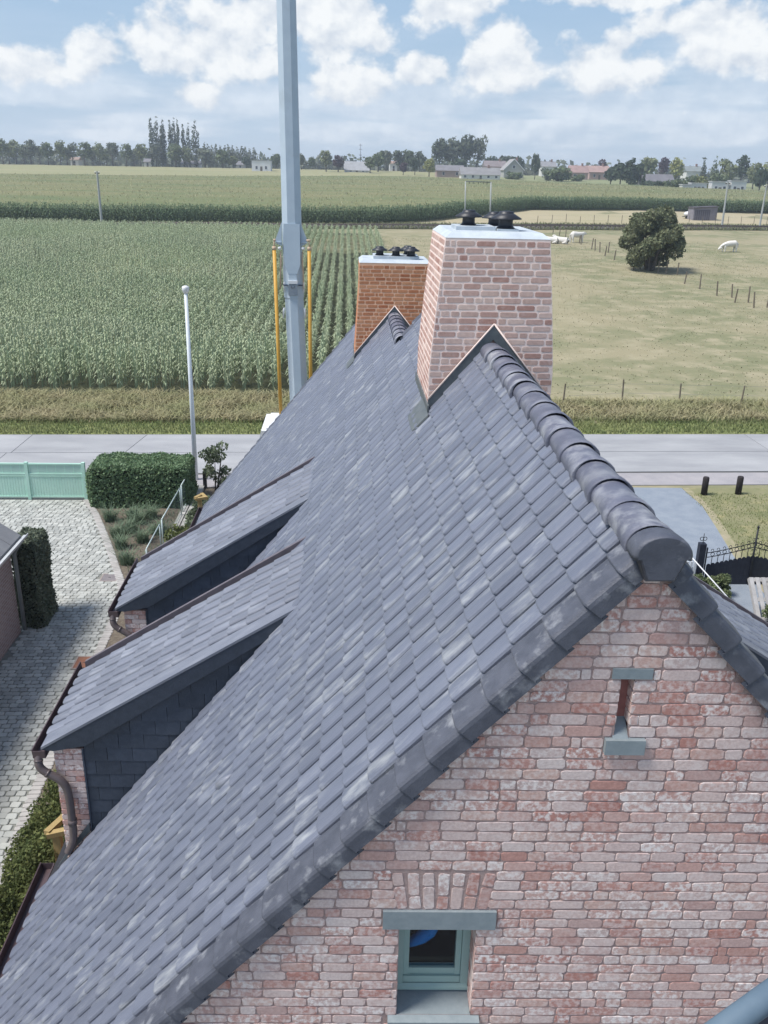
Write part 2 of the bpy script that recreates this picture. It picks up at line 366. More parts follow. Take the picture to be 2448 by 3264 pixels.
gpoly([(sx0, sz1), (sx1, sz1), (sx1, wz(sx1)), (sx0, wz(sx0))])
gpoly([(sx1, 0), (WX1, 0), (WX1, wz(WX1)), (XR, wz(XR)), (sx1, wz(sx1))])
gw = mb.build('gable_wall', m_mortar, house)
mb = MB()
for xs in (WX0, WX1): mb.box(xs-.1 if xs > 0 else xs, xs if xs > 0 else xs+.1, YG+.3, YEND2-.1, 0, 2.6)
mb.box(WX0, WX1, YEND2-.3, YEND2-.15, 0, 2.6)
mb.prism([(WX0, YEND2-.3, 2.6), (2*XR2-WX0, YEND2-.3, 2.6), (XR2, YEND2-.3, ZR2-.15)], (0, .15, 0))
mb.prism([(XR2-.2, YEND1-.2, 6.6), (XR+3, YEND1-.2, 4.4), (XR, YEND1-.2, ZR-.15)], (0, .12, 0))
mb.build('side_wall', m_wall, house)

# --- bricks of the gable
r = random.Random(3); bm_list = []; CH = .07
def row_fill(xl, xr, r, L=.197, j=.010):
    out = []; x = xl-r.uniform(0, L)
    while x < xr:
        q = r.random(); ln = L*(.5 if q < .14 else (.78 if q < .24 else (.3 if q < .27 else 1.0)))*r.uniform(.95, 1.05)
        a, b = max(x, xl), min(x+ln, xr)
        if b-a > .035: out.append((a+j/2, b-j/2))
        x += ln
    return out
def cut(iv, a, b):
    o = []
    for x0, x1 in iv:
        if b <= x0 or a >= x1: o.append((x0, x1)); continue
        if a-x0 > .02: o.append((x0, a))
        if x1-b > .02: o.append((b, x1))
    return o
gx = np.array([1, SK, 0]); gx /= np.linalg.norm(gx); gy = np.array([-gx[1], gx[0], 0]); gz = np.array([0, 0, 1.])
zc = 5.885-.035-CH*44; k = 0
while zc < 8.25:
    lim = (8.252-zc-.03)/TN
    if lim > .03 and zc > 2.6:
        iv = [(max(XR-lim, -2.6), min(XR+lim, 5.2))]
        if wz0 < zc < wz1: iv = cut(iv, wx0, wx1)
        if wz1 < zc < 6.02: iv = cut(iv, .225, .892)
        if 6.02 < zc < 6.30: f = (zc-6.02)/.28; iv = cut(iv, .318-.05*f, .826+.05*f)
        if sz0 < zc < sz1: iv = cut(iv, sx0, sx1)
        if 7.575 < zc < 7.64: iv = cut(iv, 1.385, 1.603)
        if 7.12 < zc < 7.21: iv = cut(iv, 1.39, 1.607)
        if 7.21 < zc < 7.285: iv = cut(iv, 1.43, 1.515)
        if 5.12 < zc < 5.19: iv = cut(iv, .27, .835)
        for a, b in iv:
            for x0, x1 in row_fill(a, b, r):
                ln = x1-x0; M = frame(sh((x0+x1)/2, YG+r.uniform(-.0016, 0), zc+r.uniform(-.002, .002)), gx, gy, gz, ln/.19, 1, r.uniform(.94, 1.05)*(CH-.0095)/.06)
                bm_list.append(rot_small(M, .010, .004, r))
    zc += CH; k += 1
# fanned bricks over the window
for i in range(7):
    t = (i-3)/3; x = .572+t*.232; a = t*.13
    cuts = [(6.022, 6.115), (6.122, 6.285)] if i % 2 else [(6.022, 6.185), (6.192, 6.285)]
    for z0, z1 in cuts:
        zm = (z0+z1)/2; xx = x+(zm-6.02)*math.tan(a)
        X = gx*math.cos(a)-gz*math.sin(a); Z = gx*math.sin(a)+gz*math.cos(a)
        bm_list.append(frame(sh(xx, YG, zm), Z, gy, -X, (z1-z0-.006)/.19, 1, .062/.06))
pieces('brick', BRICKS, bm_list, m_brick, gw, 300, 'brickwork')
# reveals of the window, right and left jamb, and of the slit
rv = []
for kx, (xa, s) in enumerate(((wx1, 1), (wx0, -1))):
    zc = wz0+.035; n = 0
    while zc < wz1:
        segs = [(0, .10), (.105, .17)] if n % 2 else [(0, .165)]
        for y0, y1 in segs:
            x = np.array([0, 1., 0])*(1 if s < 0 else -1); y = np.array([1., 0, 0])*s
            rv.append(frame(sh(xa-.001*s, YG+(y0+y1)/2, zc), x, y, gz, (y1-y0-.008)/.19, 1, (CH-.011)/.06))
        zc += CH; n += 1
for xa, s in ((sx1, 1), (sx0, -1)):
    zc = sz0+.035
    while zc < sz1:
        rv.append(frame(sh(xa-.001*s, YG+.045, zc), np.array([0, 1., 0])*(1 if s < 0 else -1), np.array([1., 0, 0])*s, gz, .09/.19, 1, (CH-.011)/.06)); zc += CH
pieces('brick', BRICKS, rv, m_brick, gw, 300)
mb = MB()
mb.box(wx1+.012, wx1+.05, YG+.012, YG+.45, wz0-.05, wz1, None); mb.box(wx0-.05, wx0-.012, YG+.012, YG+.45, wz0-.05, wz1)
mb.box(sx1+.012, sx1+.03, YG+.012, YG+.2, sz0, sz1); mb.box(sx0-.03, sx0-.012, YG+.012, YG+.2, sz0, sz1)
mb.shear().build('reveal_mortar', m_mortar, gw)
MB().box(sx0-.03, sx1+.03, YG+.085, YG+.2, sz0-.05, sz1+.05).shear().build('slit_backing', mat('brick_dark_red', (.22, .09, .08), [(.36, .16, .14), (.42, .20, .17)], scale=20, rough=.9), gw)
mb = MB(); mb.box(1.389, 1.600, YG-.008, YG+.15, 7.577, 7.638); mb.shear().build('slit_lintel', m_stone, gw)
mb = MB(); mb.box(1.392, 1.606, YG-.03, YG+.1, 7.122, 7.212); mb.prism([(1.432, YG-.012, 7.212), (1.515, YG-.012, 7.212), (1.515, YG+.085, 7.292), (1.432, YG+.085, 7.292)], (0, 0, -.03))
mb.shear().build('slit_sill', m_stone, gw)
mb = MB(); mb.box(.229, .888, YG-.016, YG+.17, 5.884, 6.016); mb.shear().build('window_lintel', m_stone, gw)
# --- window
YW = YG+.165
def fr(x0, x1, z0, z1, y0=0, y1=.07): return MB().box(x0, x1, YW+y0, YW+y1, z0, z1)
mb = MB()
for a in ((wx0, .372, 5.2, 5.9), (.732, wx1, 5.2, 5.9), (.372, .732, 5.2, 5.262)): mb.box(a[0], a[1], YW, YW+.07, a[2], a[3])
win = mb.shear().build('window', m_green, house)
mb = MB()
for a in ((.374, .408, 5.318, 5.9, .014), (.696, .730, 5.318, 5.9, .014), (.374, .730, 5.268, 5.316, .004), (.408, .696, 5.318, 5.368, .020)): mb.box(a[0], a[1], YW+a[4], YW+.06, a[2], a[3])
mb.shear().build('sash', m_green, win)
fr(.408, .696, 5.368, 5.9, .036, .042).shear().build('pane', m_gl, win)
mb = MB(); mb.prism([(wx0+.002, YW+.002, 5.262), (wx1-.002, YW+.002, 5.262), (wx1-.002, YW-.018, 5.246), (wx0+.002, YW-.018, 5.246)], (0, 0, -.02)); mb.shear().build('drip_strip', m_green, win)
mb = MB(); mb.prism([(wx0+.001, YW+.02, 5.208), (wx1-.001, YW+.02, 5.208), (wx1-.001, YG, 5.186), (.832, YG, 5.186), (.832, YG-.045, 5.176), (.272, YG-.045, 5.176), (.272, YG, 5.186), (wx0+.001, YG, 5.186)], (0, 0, -.06)); mb.shear().build('window_sill', m_stone, win)
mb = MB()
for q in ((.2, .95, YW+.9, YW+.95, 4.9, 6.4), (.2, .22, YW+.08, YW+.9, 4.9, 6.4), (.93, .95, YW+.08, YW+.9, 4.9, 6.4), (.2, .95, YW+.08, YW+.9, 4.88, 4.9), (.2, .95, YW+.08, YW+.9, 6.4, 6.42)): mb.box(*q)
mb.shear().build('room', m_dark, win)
mb = MB(); mb.tube([pY(u, v, 4.27) for u, v in ((1300, 3015), (1316, 3000), (1345, 2984), (1372, 2966), (1398, 2940))], [.012, .034, .045, .042, .02], 10); mb.build('reflection_stand_in', m_blue, win)  # blue shape behind the pane standing in for a reflection in the glass

# --- roof
mb = MB()
def slope_pt(x, y, d=0): return (x-SN*d*(1 if x <= XR else -1), y, ZR-TN*abs(XR-x)-CS*d)
for s in (1, -1):
    def q(x, y, d=.03): p = sh(x if s > 0 else 2*XR-x, y+(0 if s > 0 else 0), ZR-TN*(XR-x)-d); return p
    mb.add([q(XE+.05, YG+.12), q(XR, YG+.12), q(XR, YEND1), q(XE+.05, YEND1), q(XE+.05, YG+.12, .12), q(XR, YG+.12, .12), q(XR, YEND1, .12), q(XE+.05, YEND1, .12)], [(0, 1, 2, 3), (4, 7, 6, 5), (0, 4, 5, 1), (1, 5, 6, 2), (2, 6, 7, 3), (3, 7, 4, 0)])
for s in (1, -1):
    def q(x, y, d=.03): return sh(x if s > 0 else 2*XR2-x, y, ZR2-TN*(XR2-x)-d)
    e = XE+.05 if s > 0 else XE+.4
    mb.add([q(e, YEND1), q(XR2, YEND1), q(XR2, YEND2-.05), q(e, YEND2-.05), q(e, YEND1, .12), q(XR2, YEND1, .12), q(XR2, YEND2-.05, .12), q(e, YEND2-.05, .12)], [(0, 1, 2, 3), (4, 7, 6, 5), (0, 4, 5, 1), (1, 5, 6, 2), (2, 6, 7, 3), (3, 7, 4, 0)])
roof = mb.build('roof', mat('deck_board', (.03, .03, .035), rough=.9), house)
DY0, DY1, D2, XFR, ZLO, DT = 8.05, 9.80, 3.235, -3.12, 4.2, .624     # dormers: near cheek, far edge, spacing, front, low edge
def in_dormer(x, y, m=.0):
    for a in (0, D2):
        if DY0+a+m < y < DY1+a-m and x < -.50: return True
    return False
r = random.Random(11); tl = []; vt = []; tr_ = []
for side in (1, -1):
    yd = np.array([CS*side, 0, SN]); zd = np.array([-SN*side, 0, CS]); xd = np.cross(yd, zd)
    for j in range(1, NR+1):
        s = .012+GA*j; xx = XR-s*CS; z = ZR-TN*(XR-xx); X = xx if side > 0 else 2*XR-xx
        vt.append((frame(sh(X, YG+.085, z), xd, yd*(.72 if j == 1 else 1), zd), side))
        nC = 49
        for c in range(nC):
            Y = YG+.085+.13+.1+.2*c
            if side > 0 and in_dormer(xx+.16, Y, .02): continue
            if side < 0 and in_dormer(xx+.16, Y, .02): continue
            if xx > .86 and 9.45 < Y < 11.2 : continue
            M = frame(sh(X, Y, z), xd, yd, zd); M = rot_small(M, .006, .006, r); M[:3, 3] += zd*r.uniform(-.002, .002)
            if j == 1: M[:3, 1] *= .72
            tl.append(M)
    if side > 0:
        for j in range(1, NR+1):
            s = .012+GA*j; xx = XR-s*CS
            if xx > XR2-.05: continue
            z = ZR-TN*(XR-xx)
            for c in range(49, 81):
                Y = YG+.085+.13+.1+.2*c
                if Y > YEND2-.06 or (xx > .1 and 16.9 < Y < 18.2): continue
                M = frame(sh(xx, Y, z), xd, yd, zd); M[:3, 1] *= .55 if xx > XR2-.17 else 1; tl.append(rot_small(M, .006, .006, r))
    else:
        for j in range(1, NR-3):
            s = .012+GA*j; xx = XR2-s*CS; z = ZR2-TN*(XR2-xx)
            for c in range(49, 81):
                Y = YG+.085+.13+.1+.2*c
                if Y > YEND2-.06 or (j < 6 and 16.9 < Y < 18.2): continue
                tl.append(frame(sh(2*XR2-xx, Y, z), xd, yd, zd))
pieces('roof_tile', TILES, tl, m_tile, roof, 300, 'tiling')
VT = []
V, F = VTILE[0]
me_v = npmesh('verge_tile', V, F); me_v.materials.append(m_verge)
Vm = V.copy(); Vm[:, 0] *= -1; me_vm = npmesh('verge_tile', Vm, F[:, ::-1]); me_vm.materials.append(m_verge)
for M, side in vt:
    o = obj('verge_tile', me_v if side > 0 else me_vm, None, roof); o.matrix_basis = Matrix(M.tolist())
# verge tiles along the step of the ridge and at the far gable
for j in range(1, NR+1):
    s = .012+GA*j; xx = XR-s*CS; yd = np.array([CS, 0, SN]); zd = np.array([-SN, 0, CS]); xd = np.cross(yd, zd)
    if xx < XR2:
        o = obj('verge_tile', me_vm, None, roof); o.matrix_basis = Matrix(frame(sh(xx, YEND2+.02, ZR-TN*(XR-xx)), xd, yd, zd).tolist())
    if xx > XR2-.1:
        o = obj('verge_tile', me_vm, None, roof); o.matrix_basis = Matrix(frame(sh(xx, YEND1+.02, ZR-TN*(XR-xx)), xd, yd, zd).tolist())
# ridge tiles: half-round with a collar on the near end
def ridge_mesh(name, L=.40, r0=.122):
    V = []; F = []; n = 14
    st = [(-.035, r0+.012, r0-.012), (-.030, r0+.017, 0), (.060, r0+.013, 0), (.072, r0+.004, 0), (L, r0-.006, 0)]
    for y, rr, _ in st:
        for k in range(n+1):
            a = math.pi*(-.10+1.20*k/n); V.append((rr*math.cos(a), y, rr*math.sin(a)*.80))
    m = len(st)
    for i in range(m-1):
        for k in range(n): b = i*(n+1)+k; F.append((b, b+n+1, b+n+2, b+1))
    base = len(V)                       # inner lip
    for k in range(n+1):
        a = math.pi*(-.10+1.20*k/n); V.append(((r0-.012)*math.cos(a), -.030, (r0-.012)*math.sin(a)))
    for k in range(n): F.append((k, k+1, base+k+1, base+k))
    me = npmesh(name, V, F, True); me.materials.append(m_ridge); return me
rme = ridge_mesh('ridge_tile')
r = random.Random(5)
y = YG+.10
while y < YEND1-.1:
    if not 9.25 < y < 10.75:
        o = obj('ridge_tile', rme, None, roof); o.location = sh(XR+r.uniform(-.006, .006), y, ZR-.070+r.uniform(-.003, .003)); o.rotation_euler = (r.uniform(-.01, .01), r.uniform(-.02, .02), r.uniform(-.015, .015)-math.atan(0))
    y += .37
y = YEND1+.05
while y < YEND2-.1:
    if not 16.85 < y+.3 < 18.2:
        o = obj('ridge_tile', rme, None, roof); o.location = sh(XR2, y, ZR2-.070)
    y += .37
# the closed end of the ridge: dome hood and an apron plate
mb = MB(); prof = []
for k in range(15):
    a = math.pi*(-.06+1.12*k/14); prof.append((.142*math.cos(a), .108*math.sin(a)-.042))
prof = prof+[(-.118, -.055), (-.070, -.172), (.070, -.172), (.118, -.055)]
P0 = [sh(XR+x, YG-.105, ZR+z-.012) for x, z in prof]; P1 = [sh(XR+x*1.03, YG-.07, ZR+z*1.03-.012) for x, z in prof]; P2 = [sh(XR+x*.97, YG+.03, ZR+z*.97-.018) for x, z in prof]
Pc = [sh(XR+x*.90, YG-.118, ZR+z*.92-.012) for x, z in prof]
n = len(prof); VV = Pc+P0+P1+P2; FF = [tuple(range(n))[::-1]]
for a in range(3):
    for k in range(n): FF.append((a*n+k, a*n+(k+1) % n, (a+1)*n+(k+1) % n, (a+1)*n+k))
mb.add(VV, FF, True); mb.sm[0] = False
mb.build('ridge_end_cap', m_verge, roof)
# small roof vent on the near slope
p = CAMP+ray(722, 2500)*1.0
d = ray(722, 2500); tt = (ZR-TN*XR-EYE)/(d[2]-TN*d[0]); p = CAMP+d*tt
yd = np.array([CS, 0, SN]); zd = np.array([-SN, 0, CS]); xd = np.cross(yd, zd)
mb = MB(); mb.tube([p+yd*.11+zd*.02, p+yd*.04+zd*.025, p-yd*.05+zd*.03], [.010, .032, .048], 12); mb.build('roof_vent', m_dtile, roof)
# gutters on the left eave, in the runs between the dormers
def gutter(parent, y0, y1, x, z, skew=True, w=.13):
    mb = MB(); prof = [(0, 0), (0, -.09), (-w, -.09), (-w-.012, .012), (-w-.024, .016), (-w-.024, .004), (-w-.012, -.102), (.012, -.102), (.012, 0)]
    P = [np.array([x+a, y0, z+b]) for a, b in prof]; mb.prism(P, (0, y1-y0, 0))
    for yy in (y0, y1): mb.box(x-w-.012, x+.005, min(yy, yy+.004), max(yy, yy+.004), z-.10, z+.0)
    mb.build('gutter', m_gutter, parent)
for y0, y1 in ((YG-.05, DY0+.42), (DY1+.0, DY0+D2+.2), (DY1+D2-.1, YEND2+.1)): gutter(house, y0-SK*3.4+.0, y1-SK*3.4, XE-.0, ZE-.03)
# ------------------------------------------------------------------ chimneys
def chimney(xc, y0, z0, z1, prof, depth, mb_, mm_, label, rise, seed, cowls, plinths):
    # prof(z) -> half width; front face at y0
    r = random.Random(seed); mb = MB()
    zs = [z0+(z1-z0)*i/24 for i in range(25)]
    ring = lambda z, e=0: [sh(xc-prof(z)+e, y0+e+(prof(z0)-prof(z))*.5, z), sh(xc+prof(z)-e, y0+e+(prof(z0)-prof(z))*.5, z), sh(xc+prof(z)-e, y0+depth-e, z), sh(xc-prof(z)+e, y0+depth-e, z)]
    V = []; F = []
    for z in zs: V += ring(z, .003)
    for i in range(24):
        for k in range(4): F.append((i*4+k, i*4+(k+1) % 4, i*4+4+(k+1) % 4, i*4+4+k))
    F.append((96, 97, 98, 99)); mb.add(V, F); ch = mb.build('chimney', mm_, house, label=label)
    L = []; z = z0+.035; n = 0; CHh = .0708
    while z < z1-.02:
        h = prof(z); yf = y0+(prof(z0)-h)*.5; dh = (prof(z+.05)-prof(z-.05))/.1; tilt = math.atan(-dh*.5)
        for x0, x1 in row_fill(xc-h, xc+h, r, .2, .020):
            fz = np.array([0, math.sin(tilt), math.cos(tilt)]); fy = np.array([0, math.cos(tilt), -math.sin(tilt)])
            L.append(frame(sh((x0+x1)/2, yf+r.uniform(-.0012, 0), z), gx, fy, fz, (x1-x0)/.19, 1, (CHh-.021)/.06*r.uniform(.95, 1.05)))
        t2 = math.atan(-dh)
        for s in (-1, 1):
            fz = np.array([-s*math.sin(t2), 0, math.cos(t2)]); fy = np.array([-s*math.cos(t2), 0, -math.sin(t2)])
            for a, b in row_fill(yf+.02, y0+depth, r, .2, .016):
                x = np.cross(fy, fz)
                L.append(frame(sh(xc+s*h, (a+b)/2, z), x, fy, fz, (b-a)/.19, 1, (CHh-.021)/.06))
        z += CHh; n += 1
    pieces('brick', CBRICKS, L, mb_, ch, 300, 'brickwork', seed=seed)
    # flashing: a lead gable standing on the roof against the front face
    f = MB(); ax, az = xc, rise
    for s in (-1, 1):
        zb = prof(z0)*1.02; bx = xc+s*prof(z0)*1.0
        a0 = np.array([ax, y0-.02, az]); b0 = np.array([bx, y0-.02, az-TN*prof(z0)]); dn = np.array([0, 0, -.155])
        f.prism([a0, b0, b0+dn, a0+dn], (0, .028, 0)) if s < 0 else f.prism([a0, a0+dn, b0+dn, b0], (0, .028, 0))
    f.v = [tuple(sh(*v)) for v in f.v]; f.build('flashing', m_zinc, ch)
    f = MB()
    for s in (-1, 1):
        a0 = np.array([ax, y0-.026, az+.010]); b0 = np.array([xc+s*prof(z0), y0-.026, az-TN*prof(z0)+.010])
        f.tube([a0, b0], .009, 6)
    f.v = [tuple(sh(*v)) for v in f.v]; f.build('flashing_seam', m_cmortar, ch)
    # side flashing on the left slope
    f = MB(); h0 = prof(z0); xl = xc-h0; zl = lambda x: ZR-TN*(XR-x)
    P = [(xl-.012, y0-.10, zl(xl)+.12), (xl-.012, y0+depth+.1, zl(xl)+.12), (xl-.012, y0+depth+.1, zl(xl)-.06), (xl-.012, y0-.10, zl(xl)-.06)]
    f.prism([sh(*p) for p in P], (.02, 0, 0))
    P = [(xl-.01, y0-.22, zl(xl)+.052), (xl-.01, y0+depth*.35, zl(xl)+.052), (xl-.17, y0+depth*.35, zl(xl-.17)+.052), (xl-.17, y0-.12, zl(xl-.17)+.052)]
    f.prism([sh(*p) for p in P], (0, 0, -.03))
    f.build('side_flashing', m_zinc, ch)
    # slab
    hz = prof(z1); yf = y0+(prof(z0)-hz)*.5
    mb = MB(); o = .0
    P = [sh(xc-hz-o, yf-o, z1), sh(xc+hz+o, yf-o, z1), sh(xc+hz+o, y0+depth+o, z1), sh(xc-hz-o, y0+depth+o, z1)]
    Q = [sh(xc-hz+.07, yf+.09, z1+.055), sh(xc+hz-.07, yf+.09, z1+.055), sh(xc+hz-.07, y0+depth-.09, z1+.055), sh(xc-hz+.07, y0+depth-.09, z1+.055)]
    mb.add(P+Q, [(0, 1, 5, 4), (1, 2, 6, 5), (2, 3, 7, 6), (3, 0, 4, 7), (4, 5, 6, 7)])
    mb.build('crown_slab', m_slab, ch)
    for (x0, x1, ya, yb, hh) in plinths: MB().prism([sh(x0, ya, z1+.04), sh(x1, ya, z1+.04), sh(x1, yb, z1+.04), sh(x0, yb, z1+.04)], (0, 0, hh)).build('plinth', m_slab, ch)
    for cx, cy, zz, sc in cowls:
        mb = MB(); c = sh(cx, cy, zz)
        mb.lathe(c, [(a*sc, b*sc) for a, b in ((.10, 0), (.105, .02), (.092, .03), (.082, .045), (.080, .10), (.09, .108))], 18)
        mb.lathe(c+np.array([0, 0, .108*sc]), [(a*sc, b*sc) for a, b in ((.10, 0), (.176, .004), (.178, .014), (.095, .062), (.085, .068), (.082, .084), (.074, .09), (.03, .094))], 20)
        mb.build('cowl', m_black, ch)
    return ch
def prof1(z):
    return .665-.125*max(0., min(1., (z-8.05)/1.37))**1.15
chimney(1.55, 9.40, 7.35, 9.42, prof1, 1.55, m_cbrick, m_cmortar, 'pale pink brick chimney with two black cowls', 8.56, 21,
        [(1.32, 10.1, 9.42+.085, .84), (1.70, 9.95, 9.42+.065, .94), (1.66, 10.5, 9.42+.065, .80)], [(1.16, 1.58, 9.85, 10.35, .055), (1.59, 1.82, 9.80, 10.65, .035)])
def prof2(z): return .665+.075*max(0, min(1, (8.1-z)/1.3))
chimney(.90, 16.8, 6.55, 8.50, prof2, 1.1, m_obrick, m_omortar, 'rust orange brick chimney further back with small black cowls', ZR2+.13, 22,
        [(.62, 17.2, 8.60, .85), (.92, 17.15, 8.60, .85), (1.20, 17.1, 8.60, .9), (1.16, 17.5, 8.60, .85)], [(.50, 1.34, 17.0, 17.65, .07)])

# ------------------------------------------------------------------ dormers (left slope, and the mirrored one on the right)
def dormer(y0, y1, mirror=False, label=None, detail=True):
    fx = (lambda x: 2*XR-x) if mirror else (lambda x: x); sg = -1 if mirror else 1
    def P(x, y, z): p = np.array([fx(x), y, z]); p[1] += SK*p[0]; return p
    xt = -.47; zt = ZR-TN*(XR-xt); xl = XFR-.10; zl = zt-DT*(xt-xl)
    zr = lambda x: ZR-TN*(XR-x); zd_ = lambda x: zt-DT*(xt-x)
    mb = MB()                                                    # roof board, front wall behind the bricks, far cheek
    def slab(pts, dz): mb.prism([P(*p) for p in pts], (0, 0, dz))
    slab([(xl, y0, zl-.03), (xt, y0, zt-.03), (xt, y1, zt-.03), (xl, y1, zl-.03)], -.05)
    mb.prism([P(XFR+.02, y0+.03, .2), P(XFR+.02, y1-.03, .2), P(XFR+.02, y1-.03, zd_(XFR)-.1), P(XFR+.02, y0+.03, zd_(XFR)-.1)], (.28*sg, 0, 0))
    mb.prism([P(XFR, y1-.06, zr(XFR)-.1), P(xt, y1-.06, zt-.1), P(XFR, y1-.06, zd_(XFR)-.06)], (0, .04, 0))
    mb.prism([P(XFR, y0+.035, zr(XFR)-.1), P(xt, y0+.035, zt-.1), P(XFR, y0+.035, zd_(XFR)-.06)], (0, .03, 0))
    d = mb.build('dormer', mat('dormer_carcass', (.04, .045, .055), rough=.8), house, label=label)
    # tiles
    cd = 1/math.sqrt(1+DT*DT); sd_ = DT*cd; ln = math.hypot(xt-xl, zt-zl)
    ydv = np.array([cd*sg, 0, sd_]); zdv = np.array([-sd_*sg, 0, cd]); xdv = np.cross(ydv, zdv); L = []; rr = random.Random(int(y0*10))
    nrow = int(ln/GA)+1; ncol = int((y1-y0-.14)/.2)
    for j in range(nrow):
        s = ln-GA*j; x = xt-s*cd-.02
        for c in range(ncol):
            yy = y0+.17+.1+(y1-y0-.22-.2*ncol)/2*0+.2*c
            if yy > y1-.1: continue
            L.append(rot_small(frame(P(x, yy, zd_(x)), xdv, ydv, zdv), .008, .01, rr))
    pieces('roof_tile', TILES, L, m_dtile, d, 300 if detail else 30, 'tiling', vkey='dtile')
    # near verge strip and slate fascia
    mb = MB(); mb.prism([P(xl-.01, y0-.055, zl+.022), P(xt+.02, y0-.055, zt+.022), P(xt+.02, y0+.17, zt+.022), P(xl-.01, y0+.17, zl+.022)], (0, 0, -.03)); mb.build('verge_strip', m_dtile, d)
    mb = MB(); mb.prism([P(xl-.01, y0-.05, zl-.012), P(xt+.01, y0-.05, zt-.012), P(xt-.13, y0-.05, zt-.245), P(XFR+.36, y0-.05, zd_(XFR+.36)-.245), P(XFR+.02, y0-.05, zd_(XFR)-.03-.06)], (0, .03, 0)); mb.build('fascia', m_slate, d)
    mb = MB(); mb.prism([P(xl-.02, y1-.05, zl-.05), P(xt, y1-.05, zt-.05), P(xt, y1-.05, zt+.036), P(xl-.02, y1-.05, zl+.036)], (0, .05, 0)); mb.build('verge_upstand', mat('brown_trim', (.115, .10, .115), (.145, .125, .14), scale=8, rough=.45), d)
    gutter_x = xl
    mb = MB(); w = .11; z = zl-.02
    prof = [(0, 0), (0, -.08), (-w, -.08), (-w-.012, .008), (-w-.022, .010), (-w-.012, -.092), (.012, -.092), (.012, 0)]
    mb.prism([P(xl+.02+a, y0-.06, z+b) for a, b in prof], (0, y1-y0+.1, 0)); mb.box(*sorted((fx(xl+.02-w-.012), fx(xl+.025))), y0-.064+SK*fx(xl), y0-.058+SK*fx(xl), z-.09, z); mb.build('gutter', m_gutter, d)
    # slates on the cheek
    tri = [(XFR+.30, zr(XFR+.30)), (xt, zt), (XFR+.30, zd_(XFR+.30))]
    sl_ = []; hgt = .17; wid = .27; row = 0; z = zr(XFR+.3)-.02
    while z < zt:
        x = XFR+.30-(.135 if row % 2 else 0)
        while x < xt:
            Q = [(x+.002, z-.03), (x+wid-.002, z-.03), (x+wid-.002, z+hgt), (x+.002, z+hgt)]
            Q = clip_poly(Q, -1, 0, -(XFR+.305))
            if len(Q) > 2: Q = clip_poly(Q, TN, -1, TN*XR-ZR-.0)     # above the main roof
            if len(Q) > 2: Q = clip_poly(Q, -DT, 1, zt-DT*xt-.05)    # below the dormer roof
            if len(Q) > 2:
                q = MB(); yo = .004*rr.random(); low = min(p[1] for p in Q); hi = max(p[1] for p in Q)+1e-6
                top = [P(a, y0+.012-.010*(1-(b-low)/(hi-low))-yo, b) for a, b in Q]; q.prism(top, (0, .012, 0)); q.build('slate', m_slate, d)
            x += wid
        z += hgt; row += 1
    # brick return of the front wall on the near side, with its capping and edge strip
    L = []; zz = zd_(XFR)-.125; n = 0
    while zz > zr(XFR)-.25:
        for a, b in ([(0, .195), (.205, .30)] if n % 2 else [(0, .095), (.105, .30)]):
            xm = XFR+(a+b)/2
            if zz > zr(XFR+a)-.06: L.append(frame(P(xm, y0+.0, zz), np.array([sg, 0, 0]), np.array([0, 1., 0]), gz, (b-a)/.19, 1, .064/.06) if sg > 0 else frame(P(xm, y0, zz), np.array([1., 0, 0]), np.array([0, 1., 0]), gz, (b-a)/.19, 1, .064/.06))
        zz -= .0725; n += 1
    pieces('brick', BRICKS, L, m_brick, d, 300)
    MB().prism([P(XFR-.0, y0+.012, .2), P(XFR+.31, y0+.012, zr(XFR+.3)-.1), P(XFR+.31, y0+.012, zd_(XFR)-.08), P(XFR, y0+.012, zd_(XFR)-.08)], (0, .02, 0)).build('pier_mortar', m_mortar, d)
    mb = MB(); zt2 = zd_(XFR)-.078; mb.prism([P(XFR-.09, y0-.02, zt2), P(XFR+.33, y0-.02, zt2), P(XFR+.33, y0+.05, zt2), P(XFR-.09, y0+.05, zt2)], (0, 0, .014)); mb.build('pier_capping', m_gutter, d)
    MB().prism([P(XFR+.305, y0-.012, zr(XFR+.305)), P(XFR+.322, y0-.012, zr(XFR+.322)), P(XFR+.322, y0-.012, zt2), P(XFR+.305, y0-.012, zt2)], (0, .03, 0)).build('edge_strip', m_slate, d)
    # downpipe with an S bend onto the main roof
    if detail:
        yy = y0-.075; zt3 = zl-.14
        pts = [P(xl-.05, yy+.05, zl-.09), P(xl-.055, yy+.01, zt3-.03), P(xl-.03, yy, zt3-.10), P(xl+.06, yy, zt3-.17), P(xl+.17, yy, zt3-.24), P(xl+.225, yy, zt3-.34), P(xl+.235, yy, zt3-.5), P(xl+.235, yy, zr(xl+.235)+.30), P(xl+.22, yy-.01, zr(xl+.22)+.17), P(xl+.15, yy-.02, zr(xl+.15)+.12)]
        # smooth the polyline
        for _ in range(2):
            q = [pts[0]]
            for a, b in zip(pts, pts[1:]): q += [a*.75+b*.25, a*.25+b*.75]
            pts = q+[pts[-1]]
        mb = MB(); mb.tube(pts, .043, 12); dp = mb.build('downpipe', m_pipe, d)
        mb = MB()
        for i in (int(len(pts)*.12), int(len(pts)*.30), int(len(pts)*.72)): mb.tube([pts[i], pts[i]*.3+pts[i+1]*.7], .050, 12)
        mb.build('pipe_collar', m_pipe, d)
        f = MB(); f.prism([P(XFR-.12, y0-.03, zr(XFR-.12)+.05), P(XFR+.30, y0-.03, zr(XFR+.30)+.05), P(XFR+.30, y0-.03, zr(XFR+.30)+.16), P(XFR+.05, y0-.03, zr(XFR+.05)+.13)], (0, .02, 0)); f.build('soaker', m_zinc, d)
    return d
dormer(DY0, DY1, label='nearer slate clad dormer on the left slope')
dormer(DY0+D2, DY1+D2, label='farther slate clad dormer on the left slope')
